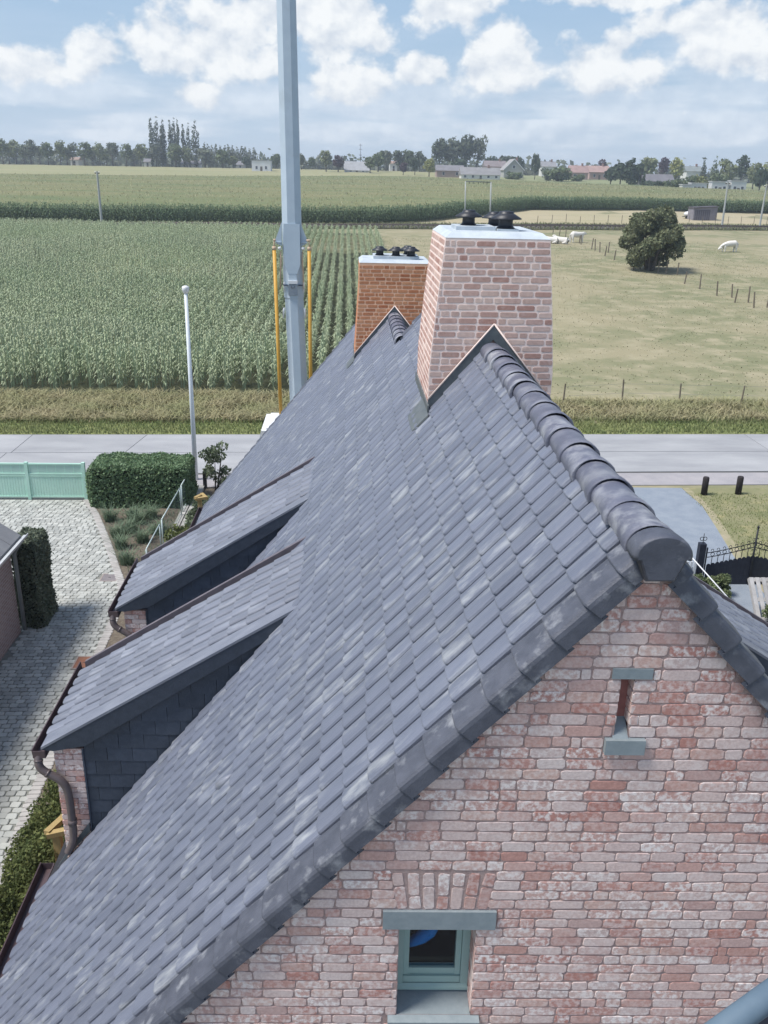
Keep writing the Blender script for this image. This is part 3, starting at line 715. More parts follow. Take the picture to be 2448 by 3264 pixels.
dormer(DY0, DY1, True, 'dormer on the right slope behind the gable', detail=False)
# ------------------------------------------------------------------ terrain
def sstep(a, b, x): t = np.clip((x-a)/(b-a), 0, 1); return t*t*(3-2*t)
def zfar(a): return np.interp(a, [-.6, -.385, .04, .30, .45, .7], [11.4, 11.1, 11.8, 10.6, 9.5, 9.3])
def terr(x, y):
    x = np.asarray(x, float); y = np.asarray(y, float)
    z = 2.3*sstep(50, 135, y); a = x/np.maximum(y, 60)
    rise = np.clip((y-146)/(430-146), 0, 1)
    z = z+rise*(zfar(a)-2.3)
    return z-sstep(560, 1500, y)*8+sstep(46, 80, y)*.05*np.sin(x*.21+y*.13)
def hit(u, v):
    d = ray(u, v); prev = None
    for s in np.concatenate([np.linspace(8, 200, 800), np.linspace(200, 1200, 1200)]):
        p = CAMP+d*s
        if p[2] < terr(p[0], p[1]): return p
    return CAMP+d*1200
def at(u, Y, v=540):
    p = pY(u, v, Y); return np.array([p[0], Y, float(terr(p[0], Y))])
m_ground = mat('pasture_ground', (.295, .265, .17), (.20, .205, .118), scale=.09, rough=1, bump=.5, bscale=6, c3=(.335, .30, .20), p3=(.48, .66), s3=.5, spec=.05, contrast=(.42, .58), detail=9)
ys = np.concatenate([np.arange(-30, 50, 5), np.arange(50, 160, 4), np.arange(160, 600, 12), [700, 900, 1200, 1500]])
xs = np.concatenate([[-1200, -800], np.arange(-420, -60, 18), np.arange(-60, 61, 5), np.arange(78, 440, 18), [800, 1200]])
GX, GY = np.meshgrid(xs, ys); GZ = terr(GX, GY)
nx = len(xs); idx = np.arange(len(ys)*nx).reshape(len(ys), nx)
F = np.stack([idx[:-1, :-1], idx[:-1, 1:], idx[1:, 1:], idx[1:, :-1]], -1).reshape(-1, 4)
obj('ground', npmesh('ground', np.stack([GX, GY, GZ], -1).reshape(-1, 3), F, True), m_ground, label='dry grassy ground stretching from the yard to the horizon', cat='ground', kind='structure')
def sheet(name, pts, z, m, label, cat, th=.06, kind='structure'):
    mb = MB(); mb.prism([(x, y, z-th) for x, y in pts], (0, 0, th)); return mb.build(name, m, label=label, cat=cat, kind=kind)
RS = .032
def rd(x, y): return (x, y+RS*x)
# road of concrete slabs with dark joints
m_joint = mat('joint_filler', (.09, .09, .09), (.12, .12, .11), scale=3, rough=.95)
m_conc = mat('road_concrete', (.37, .375, .38), (.29, .295, .305), scale=.8, rough=.9, bump=.25, bscale=60, c3=(.41, .41, .405), s3=.35, var=.03, spec=.15, stretch=(.35, 1, 1))
road = sheet('road', [rd(-60, 30.1), rd(70, 30.1), rd(70, 35.3), rd(-60, 35.3)], .022, m_joint, 'pale concrete slab road crossing behind the house', 'road')
xj = [-60, -50, -41, -31.8, -22.6, -17.1, -12.5, -8.0, 2.0, 16.9, 26, 31, 40, 55, 70]
for a, b in zip(xj, xj[1:]):
    for y0, y1, o in ((32.76, 35.22, 0), (30.22, 32.72, -.15)):
        mb = MB(); j = .012; o2 = -.32 if (a == -8.0 and y0 > 32) else 0; o1 = -.32 if (b == -8.0 and y0 > 32) else 0
        mb.prism([(*rd(a+o+j+o2, y0), .028), (*rd(b+o-j+o1, y0), .028), (*rd(b+o-j, y1), .028), (*rd(a+o+j, y1), .028)], (0, 0, .012)); mb.build('slab', m_conc, road)
sheet('pavement', [rd(-60, 28.75), rd(70, 28.75), rd(70, 30.08), rd(-60, 30.08)], .030, mat('verge_asphalt', (.36, .34, .345), (.30, .29, .30), scale=1.3, rough=.95, bump=.4, bscale=80, c3=(.42, .40, .39), s3=4), 'greyish pink gravel strip along the near side of the road', 'pavement')
# right-hand drive, lawn edge, inspection cover
sheet('driveway', [(3.5, 28.9), rd(11.7, 28.42), (11.75, 27), (11.45, 25), (11.1, 22.9), (10.9, 20.5), (10.4, 14), (3.5, 14)], .026, mat('drive_gravel', (.205, .24, .285), (.25, .285, .325), scale=2.2, rough=.95, bump=.8, bscale=70, c3=(.36, .38, .41), p3=(.55, .7), s3=40), 'blue grey gravel drive to the right of the house', 'driveway')
sheet('inspection_cover', [(8.6, 28.05), (9.75, 28.1), (9.75, 28.62), (8.6, 28.57)], .036, mat('cover_stone', (.20, .17, .175), (.25, .21, .21), scale=5, rough=.9, bump=.4), 'dark flat drain cover in the gravel drive by the road', 'cover', kind=None)
sheet('drive_edging', [rd(11.72, 28.42), rd(11.95, 28.42), (12.0, 27), (11.72, 25), (11.36, 22.9), (11.1, 20.5), (10.9, 20.5), (11.1, 22.9), (11.45, 25), (11.76, 27)], .024, mat('dry_edge', (.36, .31, .22), (.26, .25, .14), scale=3, rough=1, bump=.5), 'dry straw coloured edge between gravel drive and lawn', 'edging')
sheet('lawn', [rd(11.95, 28.42), rd(45, 28.42), (45, 12), (11.2, 12), (11.1, 20.5), (11.36, 22.9), (11.72, 25), (12.0, 27)], .016, mat('lawn_ground', (.17, .18, .085), (.25, .235, .135), scale=.9, rough=1, bump=.6, bscale=25, c3=(.30, .27, .14), p3=(.52, .7), s3=1.4), 'patchy dry lawn right of the gravel drive', 'lawn')
# cobbled yard: each paver a piece
m_pave = mat('paver', (.36, .37, .345), (.43, .435, .40), scale=2.2, rough=.85, bump=.5, bscale=60, var=.20, c3=(.29, .30, .28), p3=(.55, .75), s3=.8, spec=.2, hue=.01)
m_sand = mat('paver_sand', (.19, .195, .175), (.24, .24, .21), scale=9, rough=1, bump=.6)
EDGE = [(27.3, -8.3), (26.04, -7.66), (23.78, -6.74), (21.25, -5.78), (20.33, -5.50), (18.9, -5.40), (12.54, -5.20), (10.3, -5.0), (7, -4.8)]
def edge(y): return float(np.interp(y, [e[0] for e in EDGE][::-1], [e[1] for e in EDGE][::-1]))
yard = sheet('yard', [(x, y) for y, x in EDGE]+[(-16, 7), (-16, 28.2), (-8.2, 28.2)], .012, m_sand, 'yard paved with rounded grey concrete cobbles left of the house', 'paving')
def paver_variant(seed):
    r = random.Random(seed); V = []
    hx, hy, c = .083, .066, .022
    P = [(-hx+c, -hy), (hx-c, -hy), (hx, -hy+c), (hx, hy-c), (hx-c, hy), (-hx+c, hy), (-hx, hy-c), (-hx, -hy+c)]
    P = [(x+r.uniform(-.008, .008), y+r.uniform(-.006, .006)) for x, y in P]
    V = [(x, y, -.02) for x, y in P]+[(x, y, .004) for x, y in P]+[(x*.86, y*.84, .012) for x, y in P]
    F = []
    for a in (0, 8):
        for k in range(8): F.append((a+k, a+(k+1) % 8, a+8+(k+1) % 8, a+8+k))
    F += [(16, 17, 18, 19), (16, 19, 20, 23), (20, 21, 22, 23)]
    return np.array(V), np.array(F)
PAV = [paver_variant(s) for s in range(8)]
r = random.Random(9); L = []; y = 8.0; n = 0
COVERS = [(-6.34, -5.96, 21.16, 21.58), (-5.81, -5.42, 16.8, 17.27)]
while y < 27.2:
    x = edge(y)-.22-(.09 if n % 2 else 0)-r.uniform(-.03, .03)
    xmin = max(-.43*y-1.2, -15)
    while x > xmin:
        if not (x < -7.35 and y < 18.5) and not any(a-.07 < x < b+.07 and c-.05 < y < d+.05 for a, b, c, d in COVERS):
            a = r.uniform(-.06, .06); ca, sa = math.cos(a), math.sin(a); k = r.uniform(.93, 1.05)
            L.append(frame((x+r.uniform(-.006, .006), y+r.uniform(-.006, .006), .022+r.uniform(-.003, .003)), (ca, sa, 0), (-sa, ca, 0), (0, 0, 1), k, k, 1))
        x -= .176
    y += .142; n += 1
pieces('paver', PAV, L, m_pave, yard, 300, 'paver_field')
# kerb of small blocks along the yard edge
L = []; pts = [(e[1], e[0]) for e in EDGE]
for (x0, y0), (x1, y1) in zip(pts, pts[1:]):
    d = math.hypot(x1-x0, y1-y0); k = int(d/.11)
    for i in range(k):
        t = (i+.5)/k; tx, ty = (x1-x0)/d, (y1-y0)/d
        L.append(frame((x0+tx*t*d-.07, y0+ty*t*d, .03), (-ty, tx, 0), (-tx, -ty, 0), (0, 0, 1), 1.25, .78, 1))
pieces('kerb_block', PAV, L, mat('kerb_concrete', (.42, .40, .38), (.36, .35, .33), scale=6, rough=.9, var=.1, bump=.3), yard, 300, 'kerb_run', vkey='kerb')
for i, (a, b, c, d) in enumerate(COVERS):
    mb = MB(); mb.box(a, b, c, d, .0, .030); o = mb.build('manhole_cover', mat('cover_rust', (.26, .12, .075), (.20, .10, .07), scale=9, rough=.85, bump=.4) if i else mat('cover_iron', (.19, .17, .175), (.23, .21, .21), scale=9, rough=.8, bump=.4),
        label=['dark iron manhole cover in the cobbles near the flower bed', 'rusty brown manhole cover in the cobbles below the near dormer'][i], cat='manhole cover', group='manhole covers in the yard')
    mb = MB(); w = .035
    for q in ((a-w, b+w, c-w, c), (a-w, b+w, d, d+w), (a-w, a, c, d), (b, b+w, c, d)): mb.box(q[0], q[1], q[2], q[3], .0, .034)
    mb.build('cover_frame', mat('cover_frame', (.33, .28, .25), (.28, .24, .22), scale=9, rough=.9), o)
    mb = MB(); mb.box((a+b)/2-.03, (a+b)/2+.03, (c+d)/2-.012, (c+d)/2+.012, .026, .033); mb.build('lifting_slot', m_black, o)
sheet('unseen_dark_sheet', [(-3.0, -14), (9, -14), (9, 3.9), (-3.0, 3.9)], .014, mat('unseen_sheet_grey', (.13, .14, .16), (.17, .18, .20), scale=2, rough=.9, bump=.3), 'unseen dark sheet added in front of the near gable to darken its reflections', 'unseen_dark_sheet')  # unseen sheet added to darken the window reflection and cut yellow bounce
# planting beds
m_soil = mat('mulch', (.11, .09, .07), (.17, .145, .11), scale=8, rough=1, bump=1, bscale=40, c3=(.24, .21, .16), p3=(.55, .7), s3=14)
sheet('flower_bed', [(-8.3, 27.3), (-7.7, 26.04), (-6.78, 23.78), (-5.82, 21.25), (-5.54, 20.33), (-5.44, 18.9), (-5.24, 12.5), (-5.04, 10.3), (-4.84, 7), (-3.1, 7), (-3.1, 20.5), (-3.1, 28.7), (-8.2, 28.7)], .020, m_soil, 'planting bed of bark mulch between the yard and the house', 'flower bed')
# ------------------------------------------------------------------ foliage helpers
def leaf_quads(P, Nn, size, rg, aspect=1.6, flat=.35):
    n = len(P); a = rg.normal(size=(n, 3)); a /= np.linalg.norm(a, axis=1)[:, None]
    nn = Nn*(1-flat)+rg.normal(size=(n, 3))*flat*1.2; nn /= np.linalg.norm(nn, axis=1)[:, None]+1e-9
    u = np.cross(nn, a); u /= np.linalg.norm(u, axis=1)[:, None]+1e-9; v = np.cross(nn, u)
    s = (size*rg.uniform(.6, 1.3, n))[:, None]; su = u*s*.5*aspect; sv = v*s*.5
    V = np.stack([P-su, P+sv*.9, P+su, P-sv*.9], 1).reshape(-1, 3)
    return V, np.arange(n*4).reshape(n, 4)
def crown_pts(lobes, n, rg, shell=.55):
    vol = np.array([l[3]*l[4]*l[5] for l in lobes])**.75; cnt = rg.multinomial(n, vol/vol.sum()); PP = []; NN = []
    for l, k in zip(lobes, cnt):
        d = rg.normal(size=(k, 3)); d /= np.linalg.norm(d, axis=1)[:, None]; rr = rg.uniform(shell, 1, k)**.7
        rr = rr*(1+.10*np.sin(d[:, 0]*7+l[0])*np.sin(d[:, 2]*6+l[1]*3))
        PP.append(np.array(l[:3])+d*rr[:, None]*np.array(l[3:6])); NN.append(d)
    return np.vstack(PP), np.vstack(NN)
m_bark = mat('bark', (.10, .085, .07), (.15, .13, .11), scale=6, rough=.95, bump=.6)
LEAF = dict(
 mid=mat('leaf_mid', (0.13, 0.165, 0.085), (0.17, 0.205, 0.11), scale=.35, rough=.7, var=.3, hue=.012, spec=.2),
 pale=mat('leaf_pale', (0.19, 0.22, 0.115), (0.245, 0.27, 0.145), scale=.35, rough=.7, var=.28, hue=.012, spec=.2),
 dark=mat('leaf_dark', (0.065, 0.095, 0.06), (0.095, 0.125, 0.075), scale=.35, rough=.7, var=.3, hue=.012, spec=.2),
 grey=mat('leaf_grey', (0.155, 0.18, 0.125), (0.195, 0.215, 0.155), scale=.35, rough=.7, var=.28, hue=.012, spec=.2),
 poplar=mat('leaf_poplar', (0.1, 0.125, 0.085), (0.135, 0.16, 0.105), scale=.35, rough=.7, var=.3, hue=.012, spec=.2),
 purple=mat('leaf_purple', (0.085, 0.06, 0.075), (0.115, 0.085, 0.095), scale=.35, rough=.7, var=.3, hue=.012, spec=.2),
 yellow=mat('leaf_yellow', (0.25, 0.265, 0.09), (0.3, 0.31, 0.12), scale=.35, rough=.7, var=.25, hue=.012, spec=.2))
TREEM = {}
def tree_mesh(kind, w, h, seed, nleaf, leaf, trunk=.18, bottom=.22):
    rg = np.random.default_rng(seed); L = []
    if kind == 'round':
        L.append((0, 0, h*.6, w*.36, w*.36, h*.33))
        for i in range(9):
            a = rg.uniform(0, 6.28); q = rg.uniform(.3, 1); L.append((math.cos(a)*w*.27*q, math.sin(a)*w*.27*q, h*rg.uniform(bottom+.18, .86), w*rg.uniform(.14, .25), w*rg.uniform(.14, .25), h*rg.uniform(.10, .17)))
    elif kind == 'column':
        for i in range(9): t = i/8; rr = w*.5*(math.sin(math.pi*(.12+.80*t))**.7); L.append((rg.uniform(-.1, .1)*w, rg.uniform(-.1, .1)*w, h*(.08+.84*t), rr*.8, rr*.8, h*.11))
    elif kind == 'cone':
        for i in range(8): t = i/7; rr = w*.5*(1-t*.9); L.append((rg.uniform(-.05, .05)*w, 0, h*(.08+.88*t), rr, rr, h*.10))
    elif kind == 'bush':
        L.append((0, 0, h*.42, w*.36, w*.36, h*.38))
        for i in range(8): a = rg.uniform(0, 6.28); L.append((math.cos(a)*w*.3, math.sin(a)*w*.3, h*rg.uniform(.2, .75), w*rg.uniform(.14, .24), w*.2, h*rg.uniform(.15, .24)))
    P, N = crown_pts(L, nleaf, rg, .45); P[:, 2] = np.maximum(P[:, 2], h*.02)
    V, F = leaf_quads(P, N, leaf, rg)
    cm = npmesh('crown', V, F)
    mb = MB(); th = h*(.75 if kind != 'bush' else .5); rt = max(w*.03, .05)
    mb.tube([(0, 0, -.3), (rt*.4, 0, th*.3), (-rt*.3, rt*.3, th*.65), (0, 0, th)], [rt*1.3, rt, rt*.6, rt*.15], 6)
    for i in range(5):
        a = i*1.26+rg.uniform(0, .6); z0 = th*rg.uniform(.35, .7); e = (math.cos(a)*w*.28, math.sin(a)*w*.28, min(z0+h*.2, h*.85))
        mb.tube([(0, 0, z0), (e[0]*.5, e[1]*.5, (z0+e[2])/2+.05*h*0), e], [rt*.5, rt*.3, rt*.08], 5)
    return cm, mb.mesh('trunk')
def tree(u, vt, vb, wpx, kind, leafc, Y, label, group=None, nleaf=420, name='tree', base=None, lf=None):
    p = at(u, Y, vb) if base is None else np.array(base, float); d = float((p-CAMP)@FW)
    top = pY(u, vt, p[1]); h = max(top[2]-p[2], 1.0); w = wpx*d/FPX
    if kind == 'column': w *= 1.35; nleaf = int(nleaf*1.7)
    sd = int(u*7+vt) % 9; key = (kind, leafc, sd, nleaf)
    if key not in TREEM:
        cm, tm = tree_mesh(kind, 1.0*w, h, sd*13+len(TREEM), nleaf, lf or max(.55, w*.10)); cm.materials.append(LEAF[leafc]); tm.materials.append(m_bark); TREEM[key] = (cm, tm, w, h)
    cm, tm, w0, h0 = TREEM[key]
    t = thing(name, label, 'tree', group); t.location = p
    for n, me in (('crown', cm), ('trunk', tm)):
        c = obj(n, me, None, t); c.scale = (w/w0, w/w0, h/h0); c.rotation_euler = (0, 0, (u*1.7) % 6.28)
    return t
ORD = ['first', 'second', 'third', 'fourth', 'fifth', 'sixth', 'seventh', 'eighth', 'ninth', 'tenth', 'eleventh', 'twelfth', 'thirteenth', 'fourteenth', 'fifteenth', 'sixteenth', 'seventeenth', 'eighteenth']
def blades(P, h, w, lean, rg, nb=1, cols=3):
    # curved grass blades as strips of two quads
    n = len(P); a = rg.uniform(0, 6.28, n); hh = h*rg.uniform(.6, 1.25, n); l = lean*rg.uniform(.3, 1.3, n)*hh
    dx, dy = np.cos(a), np.sin(a); sx, sy = -dy*w*.5, dx*w*.5
    V = np.zeros((n, 6, 3))
    for i, (t, ww) in enumerate(((0, 1), (.55, .8), (1, .15))):
        cx = P[:, 0]+dx*l*t*t; cy = P[:, 1]+dy*l*t*t; cz = P[:, 2]+hh*(t-.18*t*t*lean)
        V[:, i*2] = np.stack([cx-sx*ww, cy-sy*ww, cz], 1); V[:, i*2+1] = np.stack([cx+sx*ww, cy+sy*ww, cz], 1)
    b = np.arange(n)[:, None]*6
    F = np.concatenate([b+np.array([0, 1, 3, 2]), b+np.array([2, 3, 5, 4])], 0)
    return V.reshape(-1, 3), F
def stuff_blades(name, P, h, w, lean, m, label, cat, seed):
    rg = np.random.default_rng(seed); V, F = blades(P, h, w, lean, rg)
    return obj(name, npmesh(name, V, F), m, label=label, cat=cat, kind='stuff')

# ------------------------------------------------------------------ grass along the road
m_dry = mat('leaf_dry_grass', (.40, .355, .215), (.31, .315, .165), scale=.5, rough=.9, var=.3, spec=.1)
m_grass = mat('leaf_grass', (.19, .235, .095), (.26, .28, .13), scale=.5, rough=.9, var=.3, spec=.1)
m_pgrass = mat('leaf_pasture', (.33, .32, .20), (.40, .365, .25), scale=.25, rough=.95, var=.25, spec=.1)
rg = np.random.default_rng(4)
def scat(n, x0, x1, y0, y1): x = rg.uniform(x0, x1, n); y = rg.uniform(y0, y1, n); return x, y
sheet('grass_verge', [rd(-60, 35.3), rd(70, 35.3), rd(70, 37.0), rd(-60, 37.0)], .03, mat('verge_ground', (.19, .23, .08), (.26, .27, .115), scale=1.2, rough=1, bump=.8, bscale=25), 'short green grass verge beyond the road', 'grass')
x, y = scat(22000, -17, 24, 35.3, 37.6); stuff_blades('verge_grass', np.stack([x, y+RS*x, np.full_like(x, .02)], 1), .16, .035, .5, m_grass, 'short green grass blades along the far road edge', 'grass', 1)
x, y = scat(26000, -18, 3.5, 37.1, 42.3); k = rg.random(len(x)) < (.35+.65*np.sin(x*.7+np.cos(y))**2)
stuff_blades('tall_dry_grass', np.stack([x, y+RS*x, np.zeros_like(x)], 1)[k], .40, .045, 1.4, m_dry, 'tall straw coloured grass between verge and maize', 'grass', 2)
x, y = scat(17000, 3.5, 26, 37.2, 41.0); k = rg.random(len(x)) < (.35+.65*np.sin(x*.5+np.cos(y))**2)
stuff_blades('meadow_edge_grass', np.stack([x, y+RS*x, np.zeros_like(x)], 1)[k], .38, .045, 1.3, m_dry, 'tall straw coloured grass in front of the pasture fence', 'grass', 3)
x, y = scat(22000, 4, 50, 41, 125); k = (x < .55*y+3) & (rg.random(len(x)) < .35+.65*(np.sin(x*.45+.3*y)*np.sin(y*.33-x*.2)+1)/2)
stuff_blades('pasture_grass', np.stack([x, y, terr(x, y)], 1)[k], .08, .07, .8, m_pgrass, 'short grazed grass of the pasture', 'grass', 4)
x, y = scat(15000, 11.2, 18, 18, 28.3); stuff_blades('lawn_grass', np.stack([x, y+RS*x*0, np.full_like(x, .01)], 1)[(x > 11.4+.25*np.clip((y-20)/6, 0, 1))], .06, .02, .6, m_grass, 'sparse blades of the dry lawn', 'grass', 5)

# ------------------------------------------------------------------ maize
m_maize = mat('leaf_maize', (.32, .385, .23), (.40, .445, .285), scale=.12, rough=.6, var=.28, hue=.01, spec=.35)
m_maize2 = mat('leaf_maize_far', (.10, .155, .08), (.135, .185, .095), scale=.08, rough=.7, var=.3, hue=.012, spec=.3)
def maize(P, h, rg, nl=7, wl=.085, ll=.58, spread=.75):
    n = len(P); VV = []; FF = []; off = 0; H = h*rg.uniform(.82, 1.12, n); along = rg.choice([math.pi/2, -math.pi/2], n)+rg.normal(0, spread, n)*.5
    for i in range(nl):
        t = .22+.7*i/(nl-1); a = along+(i % 2)*math.pi+rg.normal(0, spread, n); l = ll*rg.uniform(.7, 1.15, n)*(1-.35*abs(t-.5)); dx, dy = np.cos(a), np.sin(a); sx, sy = -dy*wl*.5, dx*wl*.5
        V = np.zeros((n, 6, 3))
        for k, (q, up, ww) in enumerate(((0, 0, .8), (.5, .30, 1), (1, .10-.25*(1-t), .12))):
            cx = P[:, 0]+dx*l*q; cy = P[:, 1]+dy*l*q; cz = P[:, 2]+H*t+l*up
            V[:, 2*k] = np.stack([cx-sx*ww, cy-sy*ww, cz], 1); V[:, 2*k+1] = np.stack([cx+sx*ww, cy+sy*ww, cz], 1)
        b = off+np.arange(n)[:, None]*6; FF += [b+np.array([0, 1, 3, 2]), b+np.array([2, 3, 5, 4])]; VV.append(V.reshape(-1, 3)); off += n*6
    # stem
    V = np.zeros((n, 4, 3)); w = .022
    for k, (z, s) in enumerate(((0, -1), (0, 1), (1, 1), (1, -1))): V[:, k] = P+np.stack([np.full(n, s*w), np.full(n, s*w*.4), H*z*.98], 1)
    FF.append(off+np.arange(n)[:, None]*4+np.array([0, 1, 2, 3])); VV.append(V.reshape(-1, 3))
    return np.vstack(VV), np.vstack(FF)
rg = np.random.default_rng(8); PX = []; PY_ = []
for k, x0 in enumerate(np.arange(-62, 4.2, .75)):
    yy = np.arange(42.0, 130, .20)+rg.uniform(0, .24)
    near = np.abs(x0) < .42*yy+4
    step = rg.random(len(yy)) < np.where(yy > 80, .62, .93)
    yy = yy[near & step & (yy > 42.2+rg.uniform(-.4, .9))]
    PX.append(x0+rg.normal(0, .05, len(yy))); PY_.append(yy)
PX = np.concatenate(PX); PY_ = np.concatenate(PY_); P = np.stack([PX, PY_, terr(PX, PY_)], 1)
hh = np.where(P[:, 1] < 52+3*np.sin(P[:, 0]*.3), 1.9, 1.3); V, F = maize(P, hh, rg, 8, .062, .46, .45); obj('maize_field', npmesh('maize_field', V, F), m_maize, label='near field of pale green maize in rows beyond the road', cat='maize', kind='stuff')
sheet2 = MB(); g = [(-70, 41.5), (4.6, 41.5), (4.6, 80), (4.6, 119.5), (-70, 119.5), (-70, 80)]
sheet2.add([(x, y, float(terr(x, y))+.02) for y in (41.5, 60, 80, 105, 131) for x in (-70, -45, -25, -10, 4.6)], [(i*5+j, i*5+j+1, i*5+j+6, i*5+j+5) for i in range(4) for j in range(4)])
sheet2.build('maize_soil', mat('field_soil', (.05, .055, .03), (.075, .08, .04), scale=1.5, rough=1, bump=.5), label='dark soil under the near maize', cat='field', kind='structure')
# far maize: a wall of stems along the track and the canopy rising behind it
def cf(x): return np.interp(x, [-90, -52, 4, 16, 39, 69, 92, 140], [139, 143.7, 151, 163, 195, 203.5, 203, 203])
rg = np.random.default_rng(9); PX = []; PY_ = []
for k, y0 in enumerate(np.arange(0, 9, .75)):
    x = np.arange(-75, 118, .26); x = x+rg.uniform(-.1, .1, len(x)); x = x[rg.random(len(x)) < (1 if k < 4 else .6)]
    PX.append(x); PY_.append(cf(x)+y0+rg.normal(0, .06, len(x)))
PX = np.concatenate(PX); PY_ = np.concatenate(PY_); P = np.stack([PX, PY_, terr(PX, PY_)], 1)
V, F = maize(P, 2.35, rg, 6, .13, .8); obj('far_maize_edge', npmesh('far_maize_edge', V, F), m_maize2, label='dark green front rows of the far maize field beyond the railway', cat='maize', kind='stuff')
m_canopy = mat('maize_canopy', (.165, .18, .09), (.215, .205, .11), scale=.035, rough=1, bump=1, bscale=2.5, c3=(.125, .165, .08), p3=(.45, .7), s3=.09, spec=.05, stretch=(.35, 1.4, 1), detail=9)
def band(name, f0, f1, x0, x1, dz, m, label, cat, ny=14, nx=50, kind='structure'):
    V = []; rr = np.random.default_rng(len(name))
    for t in np.linspace(0, 1, ny):
        for x in np.linspace(x0, x1, nx):
            y = float(f0(x)+(f1(x)-f0(x))*t); V.append((x, y, float(terr(x, y))+dz+rr.normal(0, .03)))
    F = [(i*nx+j, i*nx+j+1, (i+1)*nx+j+1, (i+1)*nx+j) for i in range(ny-1) for j in range(nx-1)]
    return obj(name, npmesh(name, V, F, True), m, label=label, cat=cat, kind=kind)
cend = lambda x: np.interp(x, [-120, -40, 20, 90, 150], [276, 290, 318, 300, 285])
band('far_maize_canopy', lambda x: cf(x)+3, cend, -230, 190, 1.95, m_canopy, 'tasselled top of the far maize field rising to the horizon', 'maize', 34, 100, 'stuff')
n = 34000; x = rg.uniform(-130, 150, n); t = rg.uniform(0, 1, n); y = cf(x)+4+t*(cend(x)-cf(x)-4); k = np.abs(x) < .52*y; P = np.stack([x, y, terr(x, y)+1.45], 1)[k]
V, F = blades(P, .8, .22, .6, rg); obj('maize_tassels', npmesh('maize_tassels', V, F), mat('leaf_tassel', (.31, .32, .19), (.38, .355, .215), scale=.05, rough=.9, var=.3, spec=.1, stretch=(.3, 1.3, 1)), label='ragged leaves and tassels over the far maize', cat='maize', kind='stuff')
band('stubble_field', lambda x: cend(x)-2, lambda x: 436.0, -290, 45, .3, mat('stubble', (.31, .285, .16), (.25, .255, .125), scale=.03, rough=1, bump=.6, bscale=2, stretch=(.3, 2, 1), detail=8), 'pale straw field below the far tree row', 'field', 12, 40)
band('far_meadow', lambda x: cend(x)-2, lambda x: 440.0, 45, 300, .3, mat('far_green', (.19, .22, .11), (.27, .27, .14), scale=.04, rough=1, bump=.5, bscale=2, stretch=(.3, 2, 1), detail=8), 'green meadow in front of the village', 'field', 12, 40)
rl = lambda x: 144.0+.19*x
band('mown_strip', lambda x: rl(x)+9, lambda x: cf(x)-1.5, 17, 120, .06, mat('mown_hay', (.40, .34, .225), (.34, .305, .18), scale=.15, rough=1, bump=.5, bscale=4, stretch=(.4, 1.5, 1)), 'mown tan strip between railway and maize on the right', 'field', 6, 30)
band('railway_bank', lambda x: rl(x)-2.4, lambda x: np.minimum(rl(x)+9, cf(x)-.8), -80, 125, .10, mat('bank_ground', (.14, .155, .08), (.20, .20, .11), scale=.3, rough=1, bump=.6, bscale=3, stretch=(.5, 1, 1)), 'rough grassy bank along the railway', 'bank', 6, 60)
n = 9000; x = rg.uniform(-70, 110, n); y = rl(x)+rg.choice([rg.uniform(-2.6, -1.2, n), rg.uniform(2.2, 6.5, n)]) if False else rl(x)+np.where(rg.random(n) < .3, rg.uniform(-2.8, -1.3, n), rg.uniform(2.2, 6.8, n))
stuff_blades('bank_weeds', np.stack([x, y, terr(x, y)+.08], 1), .55, .13, .8, mat('leaf_bank', (.15, .175, .085), (.23, .225, .13), scale=.1, rough=.9, var=.35, spec=.1), 'weeds growing along the railway bank', 'weeds', 21)
# ------------------------------------------------------------------ crane lift behind the house
m_steel = mat('boom_paint', (.43, .515, .585), (.47, .555, .62), scale=2.5, rough=.45, bump=.06, bscale=30, c3=(.40, .47, .52), s3=1.2, spec=.4)
m_steel2 = mat('boom_paint_pale', (.40, .475, .53), (.43, .50, .55), scale=2.5, rough=.45, bump=.06, spec=.4)
m_yel = mat('cylinder_yellow', (.56, .30, .045), (.60, .34, .06), scale=3, rough=.5, spec=.35, c3=(.48, .27, .07), s3=2)
m_tan = mat('hose_tan', (.50, .36, .25), (.58, .44, .32), scale=5, rough=.6)
m_white = mat('white_paint', (.68, .69, .70), (.74, .75, .75), scale=3, rough=.5, spec=.35)
m_rubber = mat('rubber', (.025, .025, .026), rough=.85)
crane = thing('crane_lift', 'tall grey octagonal boom of a lift between two yellow cylinders behind the roof', 'crane', loc=(-1.6, 28.2, 0))
CL = np.array([-1.6, 28.2, 0])
def cb(mb, name, m, **kw): mb.v = [tuple(np.array(v)-CL) for v in mb.v]; return mb.build(name, m, crane, **kw)
def octo(z0, z1, w0, w1, x0, x1, y=28.2, ch=.30):
    mb = MB(); V = []
    for z, w, x in ((z0, w0, x0), (z1, w1, x1)):
        h = w/2; c = w*ch; V += [(x-h+c, y-h, z), (x+h-c, y-h, z), (x+h, y-h+c, z), (x+h, y+h-c, z), (x+h-c, y+h, z), (x-h+c, y+h, z), (x-h, y+h-c, z), (x-h, y-h+c, z)]
    F = [(k, (k+1) % 8, 8+(k+1) % 8, 8+k) for k in range(8)]+[tuple(range(8))[::-1], tuple(range(8, 16))]
    return mb.add(V, F)
xb = lambda z: float(np.interp(z, [2, 3.7, 5.9, 8.7, 14.5, 19], [-1.46, -1.50, -1.60, -1.675, -1.715, -1.74]))
cb(octo(1.6, 6.6, .58, .56, xb(1.6), xb(6.6)), 'boom_lower', m_steel)
cb(octo(6.42, 7.35, .60, .60, xb(6.42), xb(7.35)), 'boom_sleeve', m_steel)
cb(octo(7.3, 19, .58, .50, xb(7.3), xb(19)), 'boom_upper', m_steel)
mb = MB(); x = xb(7.2); y = 28.2-.30
